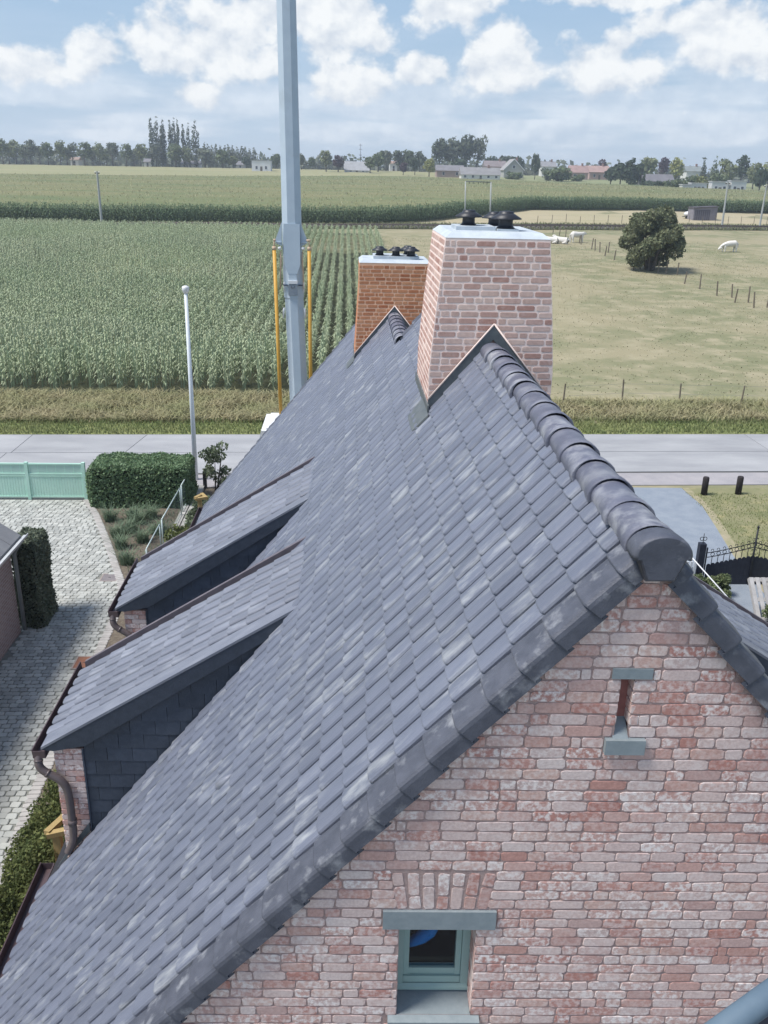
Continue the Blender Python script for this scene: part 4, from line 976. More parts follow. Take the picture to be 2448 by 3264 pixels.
mb.prism([(x-.14, y-.006, 7.15), (x+.14, y-.006, 7.15), (x+.24, y-.006, 7.42), (x+.24, y-.006, 8.6), (x-.24, y-.006, 8.6), (x-.24, y-.006, 7.42)], (0, .02, 0)); cb(mb, 'boom_mouth_plate', m_steel)
mb = MB(); mb.box(x-.13, x+.15, y-.05, y+.02, 6.52, 6.83); cb(mb, 'lock_plate', mat('plate_grey', (.20, .24, .28), (.24, .28, .32), scale=4, rough=.5))
mb = MB(); mb.box(x-.13, x+.15, y-.06, y+.02, 6.86, 6.95); cb(mb, 'roller', m_white)
mb = MB(); mb.box(x-.29, x-.15, y-.02, y+.06, 6.80, 6.83); mb.box(x+.17, x+.30, y-.02, y+.06, 6.80, 6.83); cb(mb, 'strap', mat('strap_navy', (.02, .035, .08), rough=.6))
mb = MB(); mb.tube([(x-.04, y-.05, 6.80), (x-.04, y-.09, 6.74), (x+.05, y-.09, 6.74), (x+.05, y-.05, 6.80)], .008, 6); cb(mb, 'handle', m_black)
mb = MB(); a = xb(3.3); mb.tube([(a+.10, 28.2-.33, 3.12), (a+.10, 28.2-.34, 3.20), (a+.10, 28.2-.30, 3.28)], [.13, .12, .03], 12); cb(mb, 'cable_hood', m_steel2)
for s in (-1, 1):
    b = xb(8.2)
    mb = MB(); e = s*.29; mb.prism([(b+e*.93, 28.0, 8.66), (b+s*.475, 28.0, 8.14), (b+s*.475, 28.0, 8.04), (b+e, 28.0, 7.95)], (0, .02, 0)); mb.prism([(b+e, 27.95, 8.05), (b+s*.475, 27.95, 8.06), (b+s*.475, 28.15, 8.06), (b+e, 28.15, 7.98)], (0, 0, .02)); cb(mb, 'wing_bracket', m_steel)
    xt_, xb_ = (-2.175, -2.06) if s < 0 else (-1.125, -1.115)
    mb = MB(); mb.tube([(xt_, 27.95, 7.86), (xb_, 27.95, 1.4)], .056, 14); cy = cb(mb, 'cylinder', m_yel)
    mb = MB(); mb.tube([(xt_, 27.95, 7.84), (xt_, 27.95, 7.94)], .062, 14); cb(mb, 'cylinder_head', m_tan)
    mb = MB(); mb.tube([(xt_, 27.95, 7.9), (xt_+.005, 27.95, 8.14)], .02, 8); mb.tube([(xt_-.03*s-.05, 27.93, 8.13), (xt_+.05, 27.93, 8.13)], .03, 8); cb(mb, 'piston_rod', m_tan)
    mb = MB(); mb.tube([(b+s*.31, 27.95, 7.90), (b+s*.40, 27.95, 7.88)], .045, 10); cb(mb, 'guide_pad', m_white)
    mb = MB(); mb.tube([(b+s*.33, 27.98, 7.8), (b+s*.32, 27.98, 7.5), (b+s*.345, 27.98, 7.2), (b+s*.355, 27.98, 6.7)], [.02, .03, .022, .022], 8); cb(mb, 'hose', m_tan)
    mb = MB(); c = xb(6); mb.tube([(c+s*.31, 27.98, 6.12), (c+s*.33, 27.98, 6.02), (c+s*.34, 27.98, 5.8)], [.03, .035, .02], 8); mb.tube([(c+s*.30, 27.98, 6.9), (c+s*.305, 27.98, 6.6)], .02, 8); cb(mb, 'side_roller', m_white)
mb = MB(); mb.box(-2.86, 3.2, 27.2, 29.2, .55, .95); cb(mb, 'chassis', m_black)
mb = MB(); p = [(-2.86, 27.15, .6), (-1.9, 27.15, .6), (-1.9, 27.15, 2.42), (-2.66, 27.15, 2.42), (-2.82, 27.15, 1.75)]; mb.prism(p, (0, 2.1, 0)); cab = cb(mb, 'cab', m_white)
def cpart(mb, name, m, par): mb.v = [tuple(np.array(v)-CL) for v in mb.v]; return mb.build(name, m, par)
cpart(MB().box(-2.62, -2.06, 27.138, 27.15, 1.62, 2.16), 'side_window', m_dark, cab)
cpart(MB().box(-2.5, -2.2, 27.2, 29.1, 2.42, 2.50), 'roof_hatch', m_white, cab)
for xw in (-2.2, .6, 2.2):
    for yw in (27.1, 29.0):
        mb = MB(); mb.tube([(xw, yw, .45), (xw, yw+.25, .45)], .45, 18); w_ = cb(mb, 'wheel', m_rubber)
        cpart(MB().tube([(xw, yw-.01, .45), (xw, yw+.26, .45)], .24, 12), 'rim', m_steel2, w_)
mb = MB(); mb.lathe((-1.47, 28.2, .95), [(.75, 0), (.75, .25), (.5, .35), (.45, .75)], 20); cb(mb, 'turntable', m_steel)
# rail of the lift basket the picture is taken from
bask = thing('lift_basket', 'blurred blue grey steel rail of a work basket in the bottom right corner', 'basket', loc=(0, 0, 8.2))
BK = np.array([0, 0, 8.2])
a = CAMP+ray(2120, 3415)*1.22; b = CAMP+ray(2334, 3260)*1.25; c = CAMP+ray(2448, 3177)*1.27; d = CAMP+ray(2720, 2980)*1.34
mb = MB(); mb.tube([a-BK, b-BK, c-BK, d-BK], .0185, 16); mb.build('hand_rail', mat('rail_steel', (.085, .13, .175), (.11, .16, .205), scale=14, rough=.65, spec=.4), bask)
dn = np.array([0, -.05, -.42]); mb = MB(); q = np.array([.012, .03, -.028]); mb.prism([a+q-BK, d+q-BK, d+q+dn-BK, a+q+dn-BK], (.006, .004, 0)); mb.build('side_panel', mat('basket_panel', (.03, .035, .06), (.04, .045, .07), scale=9, rough=.6), bask)
mb = MB(); mb.tube([d-BK, d+np.array([0, 0, -.9])-BK], .018, 12); mb.build('rail_post', MATS['rail_steel'], bask)

# ------------------------------------------------------------------ lamp post
lt = pY(592, 930, 29.4); l1 = pY(620, 1445, 29.4); k = (lt[0]-l1[0])/(lt[2]-l1[2]); lb = np.array([lt[0]-k*lt[2], 29.4, 0])
lamp = thing('street_lamp', 'slender white lamp post with a round white cap beside the hedge', 'lamp post', loc=lb)
m_pole = mat('pole_white', (.66, .71, .74), (.70, .74, .77), scale=3, rough=.5)
MB().tube([(0, 0, 0), ((lt-lb)[0], 0, lt[2])], [.085, .055], 14).build('pole', m_pole, lamp)
MB().lathe(lt-lb, [(.07, -.05), (.085, 0), (.11, .03), (.118, .12), (.10, .17), (.05, .19)], 16).build('lantern', m_white, lamp)

# ------------------------------------------------------------------ clipped hedges
def hedge(x0, x1, y0, y1, h, n, leaf, leafm, label, round_=.12, seed=1, name='hedge'):
    rg = np.random.default_rng(seed); t = thing(name, label, 'hedge', loc=((x0+x1)/2, (y0+y1)/2, 0))
    cx, cy = (x0+x1)/2, (y0+y1)/2; hx, hy = (x1-x0)/2, (y1-y0)/2
    A = np.array([hx*h*2, hx*h*2, hy*h*2, hy*h*2, hx*hy*4]); cnt = rg.multinomial(n, A/A.sum()); P = []; N = []
    for f, k in enumerate(cnt):
        a = rg.uniform(-1, 1, k); b = rg.uniform(0, 1, k); o = np.ones(k)
        if f < 2: s = -1 if f == 0 else 1; p = np.stack([a*hx, o*s*hy, b*h], 1); nn = np.tile([0, s, 0.], (k, 1))
        elif f < 4: s = -1 if f == 2 else 1; p = np.stack([o*s*hx, a*hy, b*h], 1); nn = np.tile([s, 0, 0.], (k, 1))
        else: p = np.stack([a*hx, (b*2-1)*hy, o*h], 1); nn = np.tile([0, 0, 1.], (k, 1))
        P.append(p); N.append(nn)
    P = np.vstack(P); N = np.vstack(N)
    # round the edges and ruffle the surface
    q = np.array([hx, hy, h]); e = np.abs(P)/q; top = np.clip((e[:, 2]-.86)/.14, 0, 1)
    P[:, :2] *= (1-round_*.5*(top**2))[:, None]; ed = np.clip((np.maximum(e[:, 0]*e[:, 1], 0)-.9)/.1, 0, 1); P[:, :2] *= (1-.03*ed)[:, None]
    P += N*(.035*np.sin(P[:, [0]]*5+P[:, [2]]*4)+rg.normal(0, .022, (len(P), 1)))
    V, F = leaf_quads(P, N, leaf, rg, 1.5, .55); obj('foliage', npmesh('foliage', V, F), leafm, t)
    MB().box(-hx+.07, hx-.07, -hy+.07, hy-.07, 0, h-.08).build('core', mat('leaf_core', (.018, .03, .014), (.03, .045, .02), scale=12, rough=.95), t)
    return t
m_hedge = mat('leaf_hedge', (.145, .225, .115), (.19, .275, .145), scale=3, rough=.55, var=.32, hue=.01, spec=.35)
m_hedge2 = mat('leaf_hedge_dark', (.125, .155, .105), (.17, .20, .14), scale=3, rough=.6, var=.35, hue=.012, spec=.3)
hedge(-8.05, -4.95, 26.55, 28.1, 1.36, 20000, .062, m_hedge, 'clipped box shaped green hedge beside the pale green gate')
hedge(-7.52, -7.0, 18.62, 19.6, 2.1, 11000, .055, m_hedge2, 'narrow dark hedge at the corner of the outbuilding', seed=2)

# ------------------------------------------------------------------ green gate on the left
m_gate = mat('gate_green', (.44, .68, .56), (.49, .72, .60), scale=2, rough=.5, spec=.3)
gate = thing('garden_gate', 'pale mint green gate with boarded lower half across the yard entrance', 'gate', loc=(-11.3, 27.35, 0))
def gb(mb, n, m=m_gate, **kw): mb.v = [tuple(np.array(v)-np.array([-11.3, 27.35, 0])) for v in mb.v]; return mb.build(n, m, gate, **kw)
for xg in (-8.36, -10.15, -12.0, -14.2): gb(MB().box(xg-.05, xg+.05, 27.3, 27.4, 0, 1.27), 'post')
for z in (.09, .80, .86, 1.19): gb(MB().box(-14.2, -8.3, 27.315, 27.385, z, z+.045), 'rail')
mb = MB(); x = -14.15
while x < -8.45: mb.box(x, x+.078, 27.335, 27.355, .12, .80); x += .086
gb(mb, 'boards', kind='stuff')
mb = MB(); x = -14.0
while x < -8.45: mb.box(x, x+.02, 27.34, 27.36, .90, 1.19); x += .28
gb(mb, 'upright_bars', kind='stuff')
gb(MB().box(-14.2, -8.3, 27.345, 27.350, .905, 1.19), 'upper_panel', mat('gate_panel', (.40, .58, .50), (.44, .62, .54), scale=2, rough=.5))

# ------------------------------------------------------------------ wire panels on a concrete kerb
ker = thing('concrete_kerb', 'pale concrete kerb running along the wire fence panels', 'kerb', loc=(-5, 25, 0))
m_kc = mat('old_concrete', (.47, .46, .43), (.38, .375, .35), scale=6, rough=.95, bump=.6, bscale=50, c3=(.30, .30, .27), s3=8)
for x0, x1, z in ((-5.12, -4.94, .14), (-4.91, -4.74, .12)):
    for y0 in np.arange(20.6, 28.4, 1.0): MB().box(x0+5, x1+5, y0-25, y0+.985-25, 0, z).build('kerb_stone', m_kc, ker)
m_galv = mat('galvanised', (.42, .50, .49), (.48, .55, .54), scale=5, rough=.45, metal=.3)
for i, (y0, y1, h0, h1, lab) in enumerate(((25.95, 28.45, .86, .80, 'galvanised wire fence panel next to the green hedge'), (22.9, 25.7, .92, .86, 'galvanised wire fence panel next to the flower bed'), (20.9, 22.6, .9, .9, 'galvanised wire fence panel half hidden behind the far dormer'))):
    t = thing('fence_panel', lab, 'fence', 'wire fence panels on the kerb', loc=(-5.03, y0, .14))
    for yy, h in ((0, h0), (y1-y0, h1)): MB().tube([(0, yy, 0), (0, yy, h)], .022, 8).build('post', m_galv, t)
    MB().tube([(0, 0, h0), (0, y1-y0, h1)], .018, 8).build('top_rail', m_galv, t); MB().tube([(0, 0, .05), (0, y1-y0, .05)], .012, 6).build('bottom_rail', m_galv, t)
    mb = MB()
    for z in np.arange(.13, .8, .085): mb.tube([(0, 0, z), (0, y1-y0, z)], .0035, 3, False, False)
    for yy in np.arange(.1, y1-y0, .10): mb.tube([(0, yy, .05), (0, yy, h1)], .0035, 3, False, False)
    mb.build('wire_mesh', mat('wire', (.12, .17, .165), rough=.5, metal=.3), t)
MB().box(-.06, .06, -.05, .05, 0, .62).build('dark_marker_post', m_black, label='short dark post at the hedge end of the kerb', cat='post').location = (-4.72, 28.5, 0)

# ------------------------------------------------------------------ shrubs and grasses by the house
def shrub(x, y, lobes, n, leaf, m, label, seed, name='shrub', group=None, stem=True):
    rg = np.random.default_rng(seed); t = thing(name, label, 'shrub', group, loc=(x, y, 0)); P, N = crown_pts(lobes, n, rg, .5); P[:, 2] = np.maximum(P[:, 2], .02)
    V, F = leaf_quads(P, N, leaf, rg, 2.0, .7); obj('foliage', npmesh('foliage', V, F), m, t)
    mb = MB()
    for l in lobes[:6]: mb.tube([(l[0]*.2, l[1]*.2, 0), (l[0]*.7, l[1]*.7, l[2]*.6), (l[0], l[1], l[2])], [.03, .02, .006], 5)
    mb.build('stem', m_bark, t); return t
m_yew = mat('leaf_yew', (.085, .11, .04), (.16, .18, .065), scale=4, rough=.7, var=.4, hue=.015, spec=.2)
m_ros = mat('leaf_rose', (.11, .145, .085), (.16, .19, .115), scale=4, rough=.6, var=.35, hue=.012, spec=.3)
rr = random.Random(2)
for i, (yy, h, lab) in enumerate(((7.9, 1.75, 'dark evergreen shrub under the gutter at the bottom left corner'), (9.3, 1.7, 'bushy evergreen shrub under the end of the near gutter'), (10.6, 1.5, 'evergreen shrub below the near dormer pier'), (12.0, 1.0, 'low ivy like shrub against the near dormer wall'))):
    lob = [(rr.uniform(-.32, .34), rr.uniform(-.75, .75), h*rr.uniform(.35, .8), rr.uniform(.22, .36), rr.uniform(.25, .42), h*rr.uniform(.16, .26)) for _ in range(13)]
    shrub(-4.22, yy, lob, 16000, .032, m_yew, lab, 30+i, group='evergreen shrubs along the left wall')
shrub(-4.15, 15.3, [(rr.uniform(-.6, .1), rr.uniform(-.3, .3), rr.uniform(.2, .9), .16, .2, .22) for _ in range(9)], 1300, .055, m_ros, 'small loose shrub beside the far dormer wall', 40)
shrub(-4.1, 22.0, [(rr.uniform(-.4, .4), rr.uniform(-1.3, 1.3), rr.uniform(.3, 1.1), .3, .4, .28) for _ in range(14)], 6000, .055, m_yew, 'brownish green conifer shrub between the concrete kerb and the far eave', 41)
shrub(-4.15, 24.8, [(rr.uniform(-.4, .4), rr.uniform(-1.2, 1.2), rr.uniform(.3, .9), .3, .4, .25) for _ in range(12)], 5000, .055, m_ros, 'leafy shrub along the kerb behind the wooden post', 42)
shrub(-4.35, 28.2, [(rr.uniform(-.5, .55)*(1-z*.28), rr.uniform(-.4, .4), z, .2, .2, .16) for z in [rr.uniform(.1, 1.65) for _ in range(18)]], 1300, .065, m_ros, 'tall loose rose bush at the right end of the green hedge', 43)
m_tuft = mat('leaf_lavender', (.14, .20, .13), (.19, .25, .16), scale=3, rough=.7, var=.3, spec=.2)
rg = np.random.default_rng(12)
tl_ = ['grass clump nearest the green hedge on the left of the bed', 'grass clump nearest the wire fence in the bed', 'large grass clump in the middle of the bed', 'grass clump left of the large middle clump', 'grass clump at the far left edge of the bed', 'broad grass clump against the wire panel', 'grass clump just behind the large middle clump', 'small grass clump low on the left bed edge', 'smallest grass clump at the tip of the bed', 'grass clump close to the kerb below the fence']
for i, (u, v) in enumerate(((424, 1642), (482, 1638), (415, 1681), (376, 1700), (352, 1647), (506, 1686), (445, 1655), (386, 1734), (405, 1785), (455, 1715))):
    p = gnd(u, v+14); n = 170; a = rg.uniform(0, 6.28, n); q = np.sqrt(rg.uniform(0, 1, n))*(.27 if i in (2, 5) else .17)
    V, F = blades(np.stack([np.cos(a)*q, np.sin(a)*q, np.zeros(n)], 1), .42, .02, .9, rg)
    o = obj('ornamental_grass', npmesh('ornamental_grass', V, F), m_tuft, label='bluish green '+tl_[i], cat='grass clump', group='grass clumps in the flower bed'); o.location = p; o.location.z = .02
n = 900; x = rg.uniform(-7.6, -5.1, n); y = rg.uniform(19.5, 26.4, n); k = np.array([edge(b)+.15 < a for a, b in zip(x, y)])
stuff_blades('bed_weeds', np.stack([x, y, np.full(n, .02)], 1)[k], .12, .025, .9, m_tuft, 'sparse weeds and stalks over the bark mulch', 'weeds', 13)
# wooden posts with a triangular bracket
m_wood = mat('pale_wood', (.42, .30, .13), (.34, .25, .11), scale=5, rough=.8, bump=.3, bscale=60, stretch=(6, 6, .6))
for (u, v, X, lab) in ((181, 2655, -3.78, 'yellowish wooden post with triangular bracket by the near gutter end'), (636, 1592, -3.95, 'yellowish wooden post with triangular bracket by the far gutter')):
    d = ray(u, v); p = CAMP+d*(X/d[0]); t = thing('wooden_post', lab, 'post', 'wooden posts by the eaves', loc=(p[0], p[1], 0)); h = p[2]
    MB().box(-.05, .05, -.05, .05, 0, h).build('post', m_wood, t)
    mb = MB(); s = .042
    for a, b in (((-.10, -.08), (.20, -.02)), ((.20, -.02), (.02, .26)), ((.02, .26), (-.10, -.08))):
        a = np.array([*a, h]); b = np.array([*b, h+.03]); dd = (b-a)/np.linalg.norm(b-a); nn = np.array([-dd[1], dd[0], 0])*s
        mb.prism([a-nn, b-nn, b+nn, a+nn], (0, 0, .07))
    mb.build('bracket', m_wood, t)

# ------------------------------------------------------------------ outbuilding at the left edge
gar = thing('outbuilding', 'small brick outbuilding with grey slab roof at the left edge', 'outbuilding', loc=(-10, 15, 0))
G0 = np.array([-10, 15, 0])
m_gb = bpy.data.materials.new('outbuilding_brick'); m_gb.use_nodes = True; t_ = m_gb.node_tree; bt = t_.nodes.new('ShaderNodeTexBrick')
bt.inputs['Color1'].default_value = (.27, .20, .19, 1); bt.inputs['Color2'].default_value = (.34, .26, .25, 1); bt.inputs['Mortar'].default_value = (.42, .40, .40, 1); bt.inputs['Scale'].default_value = 1.0
bt.inputs['Brick Width'].default_value = .21; bt.inputs['Row Height'].default_value = .068; bt.inputs['Mortar Size'].default_value = .009
ge = t_.nodes.new('ShaderNodeNewGeometry'); se = t_.nodes.new('ShaderNodeSeparateXYZ'); co = t_.nodes.new('ShaderNodeCombineXYZ'); ad = t_.nodes.new('ShaderNodeMath'); t_.links.new(ge.outputs['Position'], se.inputs[0]); t_.links.new(se.outputs[0], ad.inputs[0]); t_.links.new(se.outputs[1], ad.inputs[1]); t_.links.new(ad.outputs[0], co.inputs[0]); t_.links.new(se.outputs[2], co.inputs[1]); t_.links.new(co.outputs[0], bt.inputs['Vector'])
t_.links.new(bt.outputs[0], t_.nodes['Principled BSDF'].inputs['Base Color']); t_.nodes['Principled BSDF'].inputs['Roughness'].default_value = .9
bp = t_.nodes.new('ShaderNodeBump'); bp.inputs['Distance'].default_value = .01; bp.invert = True; t_.links.new(bt.outputs['Fac'], bp.inputs['Height']); t_.links.new(bp.outputs[0], t_.nodes['Principled BSDF'].inputs['Normal'])
def ob(mb, n, m, par=gar): mb.v = [tuple(np.array(v)-G0) for v in mb.v]; return mb.build(n, m, par)
ob(MB().prism([(-7.45, 9, 0), (-7.45, 18.45, 0), (-7.45, 18.45, 2.42), (-7.45, 9, 2.42)], (-2.4, 0, 0)), 'wall', m_gb)
m_rs = mat('roof_slab', (.20, .205, .215), (.24, .245, .25), scale=3, rough=.8, bump=.2, var=.06)
rf = ob(MB().prism([(-7.22, 9, 2.33), (-7.22, 18.62, 2.33), (-8.62, 18.62, 3.33), (-8.62, 9, 3.33)], (0, 0, -.06)), 'roof', m_rs)
ob(MB().prism([(-10.1, 9, 2.33), (-10.1, 18.62, 2.33), (-8.62, 18.62, 3.33), (-8.62, 9, 3.33)], (0, 0, -.06)), 'roof_back', m_rs)
for i, y0 in enumerate(np.arange(9, 18.5, .60)):
    for k in range(2):
        xa, xb2 = -7.22-.7*k, -7.22-.7*(k+1)+.012; za, zb2 = 2.335+.5*k+.012, 2.335+.5*(k+1)
        ob(MB().prism([(xa, y0+.008, za), (xa, y0+.594, za), (xb2, y0+.594, zb2), (xb2, y0+.008, zb2)], (0, 0, .014)), 'roof_panel', m_rs, rf)
mb = MB(); mb.prism([(-7.20, 9, 2.30), (-7.10, 9, 2.30), (-7.09, 9, 2.36), (-7.105, 9, 2.36), (-7.11, 9, 2.315), (-7.20, 9, 2.315)], (0, 9.72, 0)); ob(mb, 'gutter', mat('pale_gutter', (.50, .52, .52), (.44, .46, .47), scale=4, rough=.5))
ob(MB().tube([(-7.16, 18.5, 2.30), (-7.30, 18.52, 2.1), (-7.38, 18.52, 1.95), (-7.38, 18.52, .02)], .045, 10), 'downpipe', mat('grey_pipe', (.22, .25, .26), (.26, .29, .30), scale=4, rough=.5))

# ------------------------------------------------------------------ right-hand side: bollards, iron gate, pallets
for (u, v, lab) in ((2243, 1578, 'left one of two dark wooden bollards on the lawn'), (2352, 1576, 'right one of two dark wooden bollards on the lawn')):
    p = gnd(u, v); mb = MB(); mb.lathe((0, 0, 0), [(.105, 0), (.105, .62), (.09, .65), (.03, .655)], 14); t = mb.build('bollard', mat('tarred_wood', (.022, .018, .02), (.04, .034, .034), scale=9, rough=.8, bump=.4, stretch=(5, 5, .5)), label=lab, cat='bollard', group='bollards on the lawn'); t.location = (p[0], p[1], 0)
m_iron = mat('wrought_iron', (.015, .017, .022), (.022, .025, .03), scale=8, rough=.5)
m_board = mat('black_board', (.018, .022, .035), (.026, .03, .045), scale=8, rough=.55, bump=.2)
ig = thing('iron_gate', 'black wrought iron gate with rings and a boarded lower half', 'gate', loc=(10.7, 21, 0))
IG = np.array([10.7, 21, 0])
def ib(mb, n, m=m_iron): mb.v = [tuple(np.array(v)-IG) for v in mb.v]; return mb.build(n, m, ig)
XC = 10.70
top = lambda x: .57+.27*max(0, 1-abs(x-XC)/1.25)**.9
rail = lambda x, o=0: .93+.30*max(0, 1-abs(x-XC)/1.25)**1.2-o
mb = ib(MB().box(9.23, 9.40, 20.93, 21.10, 0, 1.2), 'gate_post', m_board)
f = MB(); f.tube([(9.315, 21, 1.2), (9.315, 21, 1.48)], .010, 6)
for s in (-1, 1): f.tube([(9.315+s*(.045+.045*math.cos(a)), 21, 1.33+.05*math.sin(a)) for a in np.linspace(0, 6.28, 11)], .009, 5)
ib(f, 'finial')
x = 9.50
while x < 12.4:
    w = .115; zt = top(x+w/2); P = [(x, 20.99, .03), (x+w-.004, 20.99, .03), (x+w-.004, 20.99, zt-.03)]+[(x+w/2+math.cos(a)*w*.48, 20.99, zt-.03+math.sin(a)*.05) for a in np.linspace(.2, 2.94, 6)]+[(x, 20.99, zt-.03)]
    ib(MB().prism(P, (0, .02, 0)), 'board', m_board); x += w
ib(MB().tube([(9.46, 21, .02), (9.46, 21, 1.08)], .022, 6), 'hinge_stile')
ib(MB().tube([(XC, 20.97, .02), (XC, 20.97, 1.62)], .024, 8), 'centre_stile')
for o in (0, .13):
    ib(MB().tube([(x, 21, rail(x, o)) for x in np.arange(9.46, 12.4, .12)], .013, 6), 'curved_rail')
x = 9.62
while x < 12.3:
    zc = rail(x, .065); ib(MB().tube([(x+.05*math.cos(a), 21, zc+.05*math.sin(a)) for a in np.linspace(0, 6.28, 11)], .0085, 5, False), 'ring')
    ib(MB().tube([(x, 21, rail(x, .13)), (x, 21, top(x)-.05)], .010, 6), 'bar')
    ib(MB().tube([(x-.02+.035*math.cos(a), 21, rail(x)+.045+.035*math.sin(a)) for a in np.linspace(-.6, 3.6, 8)], .008, 5), 'scroll'); x += .155
for s in (-1, 1):
    for q in (0, 1): ib(MB().tube([(XC+s*(.06+.09*t*math.cos(t*5)), 20.98, 1.32-.32*q+.10*t*math.sin(t*5)) for t in np.linspace(.15, 1, 12)], .009, 5), 'scroll')
f = MB(); f.lathe((XC, 20.97, 1.62), [(.01, 0), (.035, .04), (.012, .10)], 8); ib(f, 'spike')
m_pal = mat('weathered_wood', (.43, .42, .41), (.34, .33, .32), scale=5, rough=.9, bump=.4, bscale=50, var=.1, stretch=(1, 1, 1))
for (xa, xb3, lab) in ((10.0, 10.86, 'left grey wooden pallet leaning in front of the iron gate'), (10.95, 11.8, 'right grey wooden pallet cut off by the photo edge')):
    t = thing('pallet', lab, 'pallet', 'pallets by the iron gate', loc=((xa+xb3)/2, 18.9, 0)); M = Matrix.Rotation(R(45), 4, 'X'); w = (xb3-xa)/2
    for k in range(6): x0 = -w+k*(2*w-.1)/5; MB().box(x0, x0+.098, 0, 1.12, .10, .122, M).build('slat', m_pal, t)
    for yy in (.0, .5, 1.02): MB().box(-w, w, yy, yy+.10, .078, .099, M).build('cross_board', m_pal, t)
    for x0 in (-w, -.05, w-.1): MB().box(x0, x0+.1, 0, 1.12, 0, .077, M).build('bearer', m_pal, t)
a = pY(2183, 1752, 20.6); b = pY(2337, 1924, 18.8); MB().tube([a, b], .016, 8).build('white_rod', m_white, label='thin white rod slanting in front of the iron gate', cat='rod')
rr = random.Random(5); p = pY(2262, 1845, 20.3)
shrub(p[0], 20.2, [(rr.uniform(-.45, .45), rr.uniform(-.3, .3), rr.uniform(.1, .5), .18, .2, .15) for _ in range(11)], 3000, .05, mat('leaf_weed', (.12, .16, .07), (.17, .20, .10), scale=4, rough=.7, var=.3), 'green weedy shrub at the foot of the iron gate', 60)
shrub(10.35, 18.7, [(rr.uniform(-.2, .2), rr.uniform(-.1, .1), rr.uniform(.2, .6), .12, .12, .12) for _ in range(7)], 700, .04, MATS['leaf_weed'], 'small weed growing in front of the left pallet', 61)
t = thing('picket_panel', 'short white picket panel beside the iron gate post', 'fence', loc=(8.95, 20.9, 0))
for k in range(5): MB().box(-.22+k*.1, -.16+k*.1, 0, .02, 0, .72).build('picket', m_white, t)
MB().box(-.24, .26, .022, .04, .5, .56).build('picket_rail', m_white, t)
# ------------------------------------------------------------------ railway
rw = thing('railway', 'single railway track crossing behind the pasture and maize', 'railway', kind='structure')
def rp(x, o=0, dz=0): return (x, rl(x)+o, float(terr(x, rl(x)+o))+dz)
mb = MB()
X = list(np.arange(-80, 126, 6))
V = [rp(x, o, dz) for x in X for o, dz in ((-1.6, .12), (-1.1, .42), (1.1, .42), (1.6, .12))]
mb.add(V, [(i*4+k, i*4+k+1, i*4+k+5, i*4+k+4) for i in range(len(X)-1) for k in range(3)]); mb.build('ballast', mat('ballast', (.085, .078, .07), (.13, .12, .105), scale=3, rough=1, bump=.8, bscale=12), rw)
for o in (-.72, .72): MB().tube([rp(x, o, .56) for x in X], .07, 4, True, False).build('rail', mat('rail_rust', (.09, .07, .06), (.12, .10, .09), scale=2, rough=.6, metal=.5), rw)
mb = MB()
for x in np.arange(-80, 124, .8):
    p = rp(x, 0, .44); mb.box(p[0]-.12, p[0]+.12, p[1]-1.2, p[1]+1.2, p[2]-.06, p[2]+.05)
mb.build('sleepers', mat('sleeper', (.10, .085, .07), (.14, .12, .10), scale=3, rough=.95), rw, kind='stuff')
m_pole2 = mat('concrete_pole', (.36, .38, .36), (.42, .43, .41), scale=2, rough=.9)
def pole(name, u, vb, ut, vt, r0, r1, label, arm=None, group=None, Y=None):
    b = hit(u, vb) if Y is None else at(u, Y, vb); tp = pY(ut, vt, b[1]); t = thing(name, label, 'pole', group, loc=b)
    MB().tube([(0, 0, -.3), tp-b], [r0, r1], 8, True, False).build('shaft', m_pole2, t)
    if arm: MB().box(-arm, arm, -.06, .06, -.08, .06, Matrix.Translation(Vector(tp-b+np.array([0, 0, -.25])))).build('cross_arm', m_bark, t)
    for s in (-1, 1):
        if arm: MB().lathe(tp-b+np.array([s*arm*.8, 0, -.2]), [(.05, 0), (.07, .08), (.03, .2)], 8).build('insulator', m_white, t)
    return t, b, tp
pole('utility_pole', 325, 717, 309, 546, .20, .14, 'concrete utility pole standing alone at the left edge of the maize', .35)
pole('utility_pole', 2300, 728, 2321, 580, .19, .13, 'left one of two concrete poles by the railway at the right', .4, 'poles by the railway')
pole('utility_pole', 2420, 728, 2444, 590, .19, .13, 'right one of two concrete poles by the railway at the right edge', .4, 'poles by the railway')
gb_ = hit(1482, 722); gt = pY(1484, 578, gb_[1]); gb2 = hit(1562, 722); gb2 = np.array([gb2[0], gb_[1]+.6, terr(gb2[0], gb_[1]+.6)]); gt2 = pY(1565, 581, gb2[1])
t = thing('railway_gantry', 'grey railway gantry of two posts and a cross beam beyond the chimneys', 'gantry', loc=gb_)
MB().tube([(0, 0, -.3), gt-gb_], [.12, .10], 8).build('post', m_pole2, t); MB().tube([gb2-gb_+[0, 0, -.3], gt2-gb_], [.14, .12], 8).build('post', m_pole2, t)
MB().tube([gt-gb_, gt2-gb_], .07, 6).build('cross_beam', mat('gantry_steel', (.10, .12, .12), rough=.6), t)
for k in (.15, .3, .5, .7, .85): q = gt-gb_+(gt2-gt)*k; MB().tube([q, q-np.array([0, 0, .35])], [.03, .06], 6).build('insulator', m_bark, t)

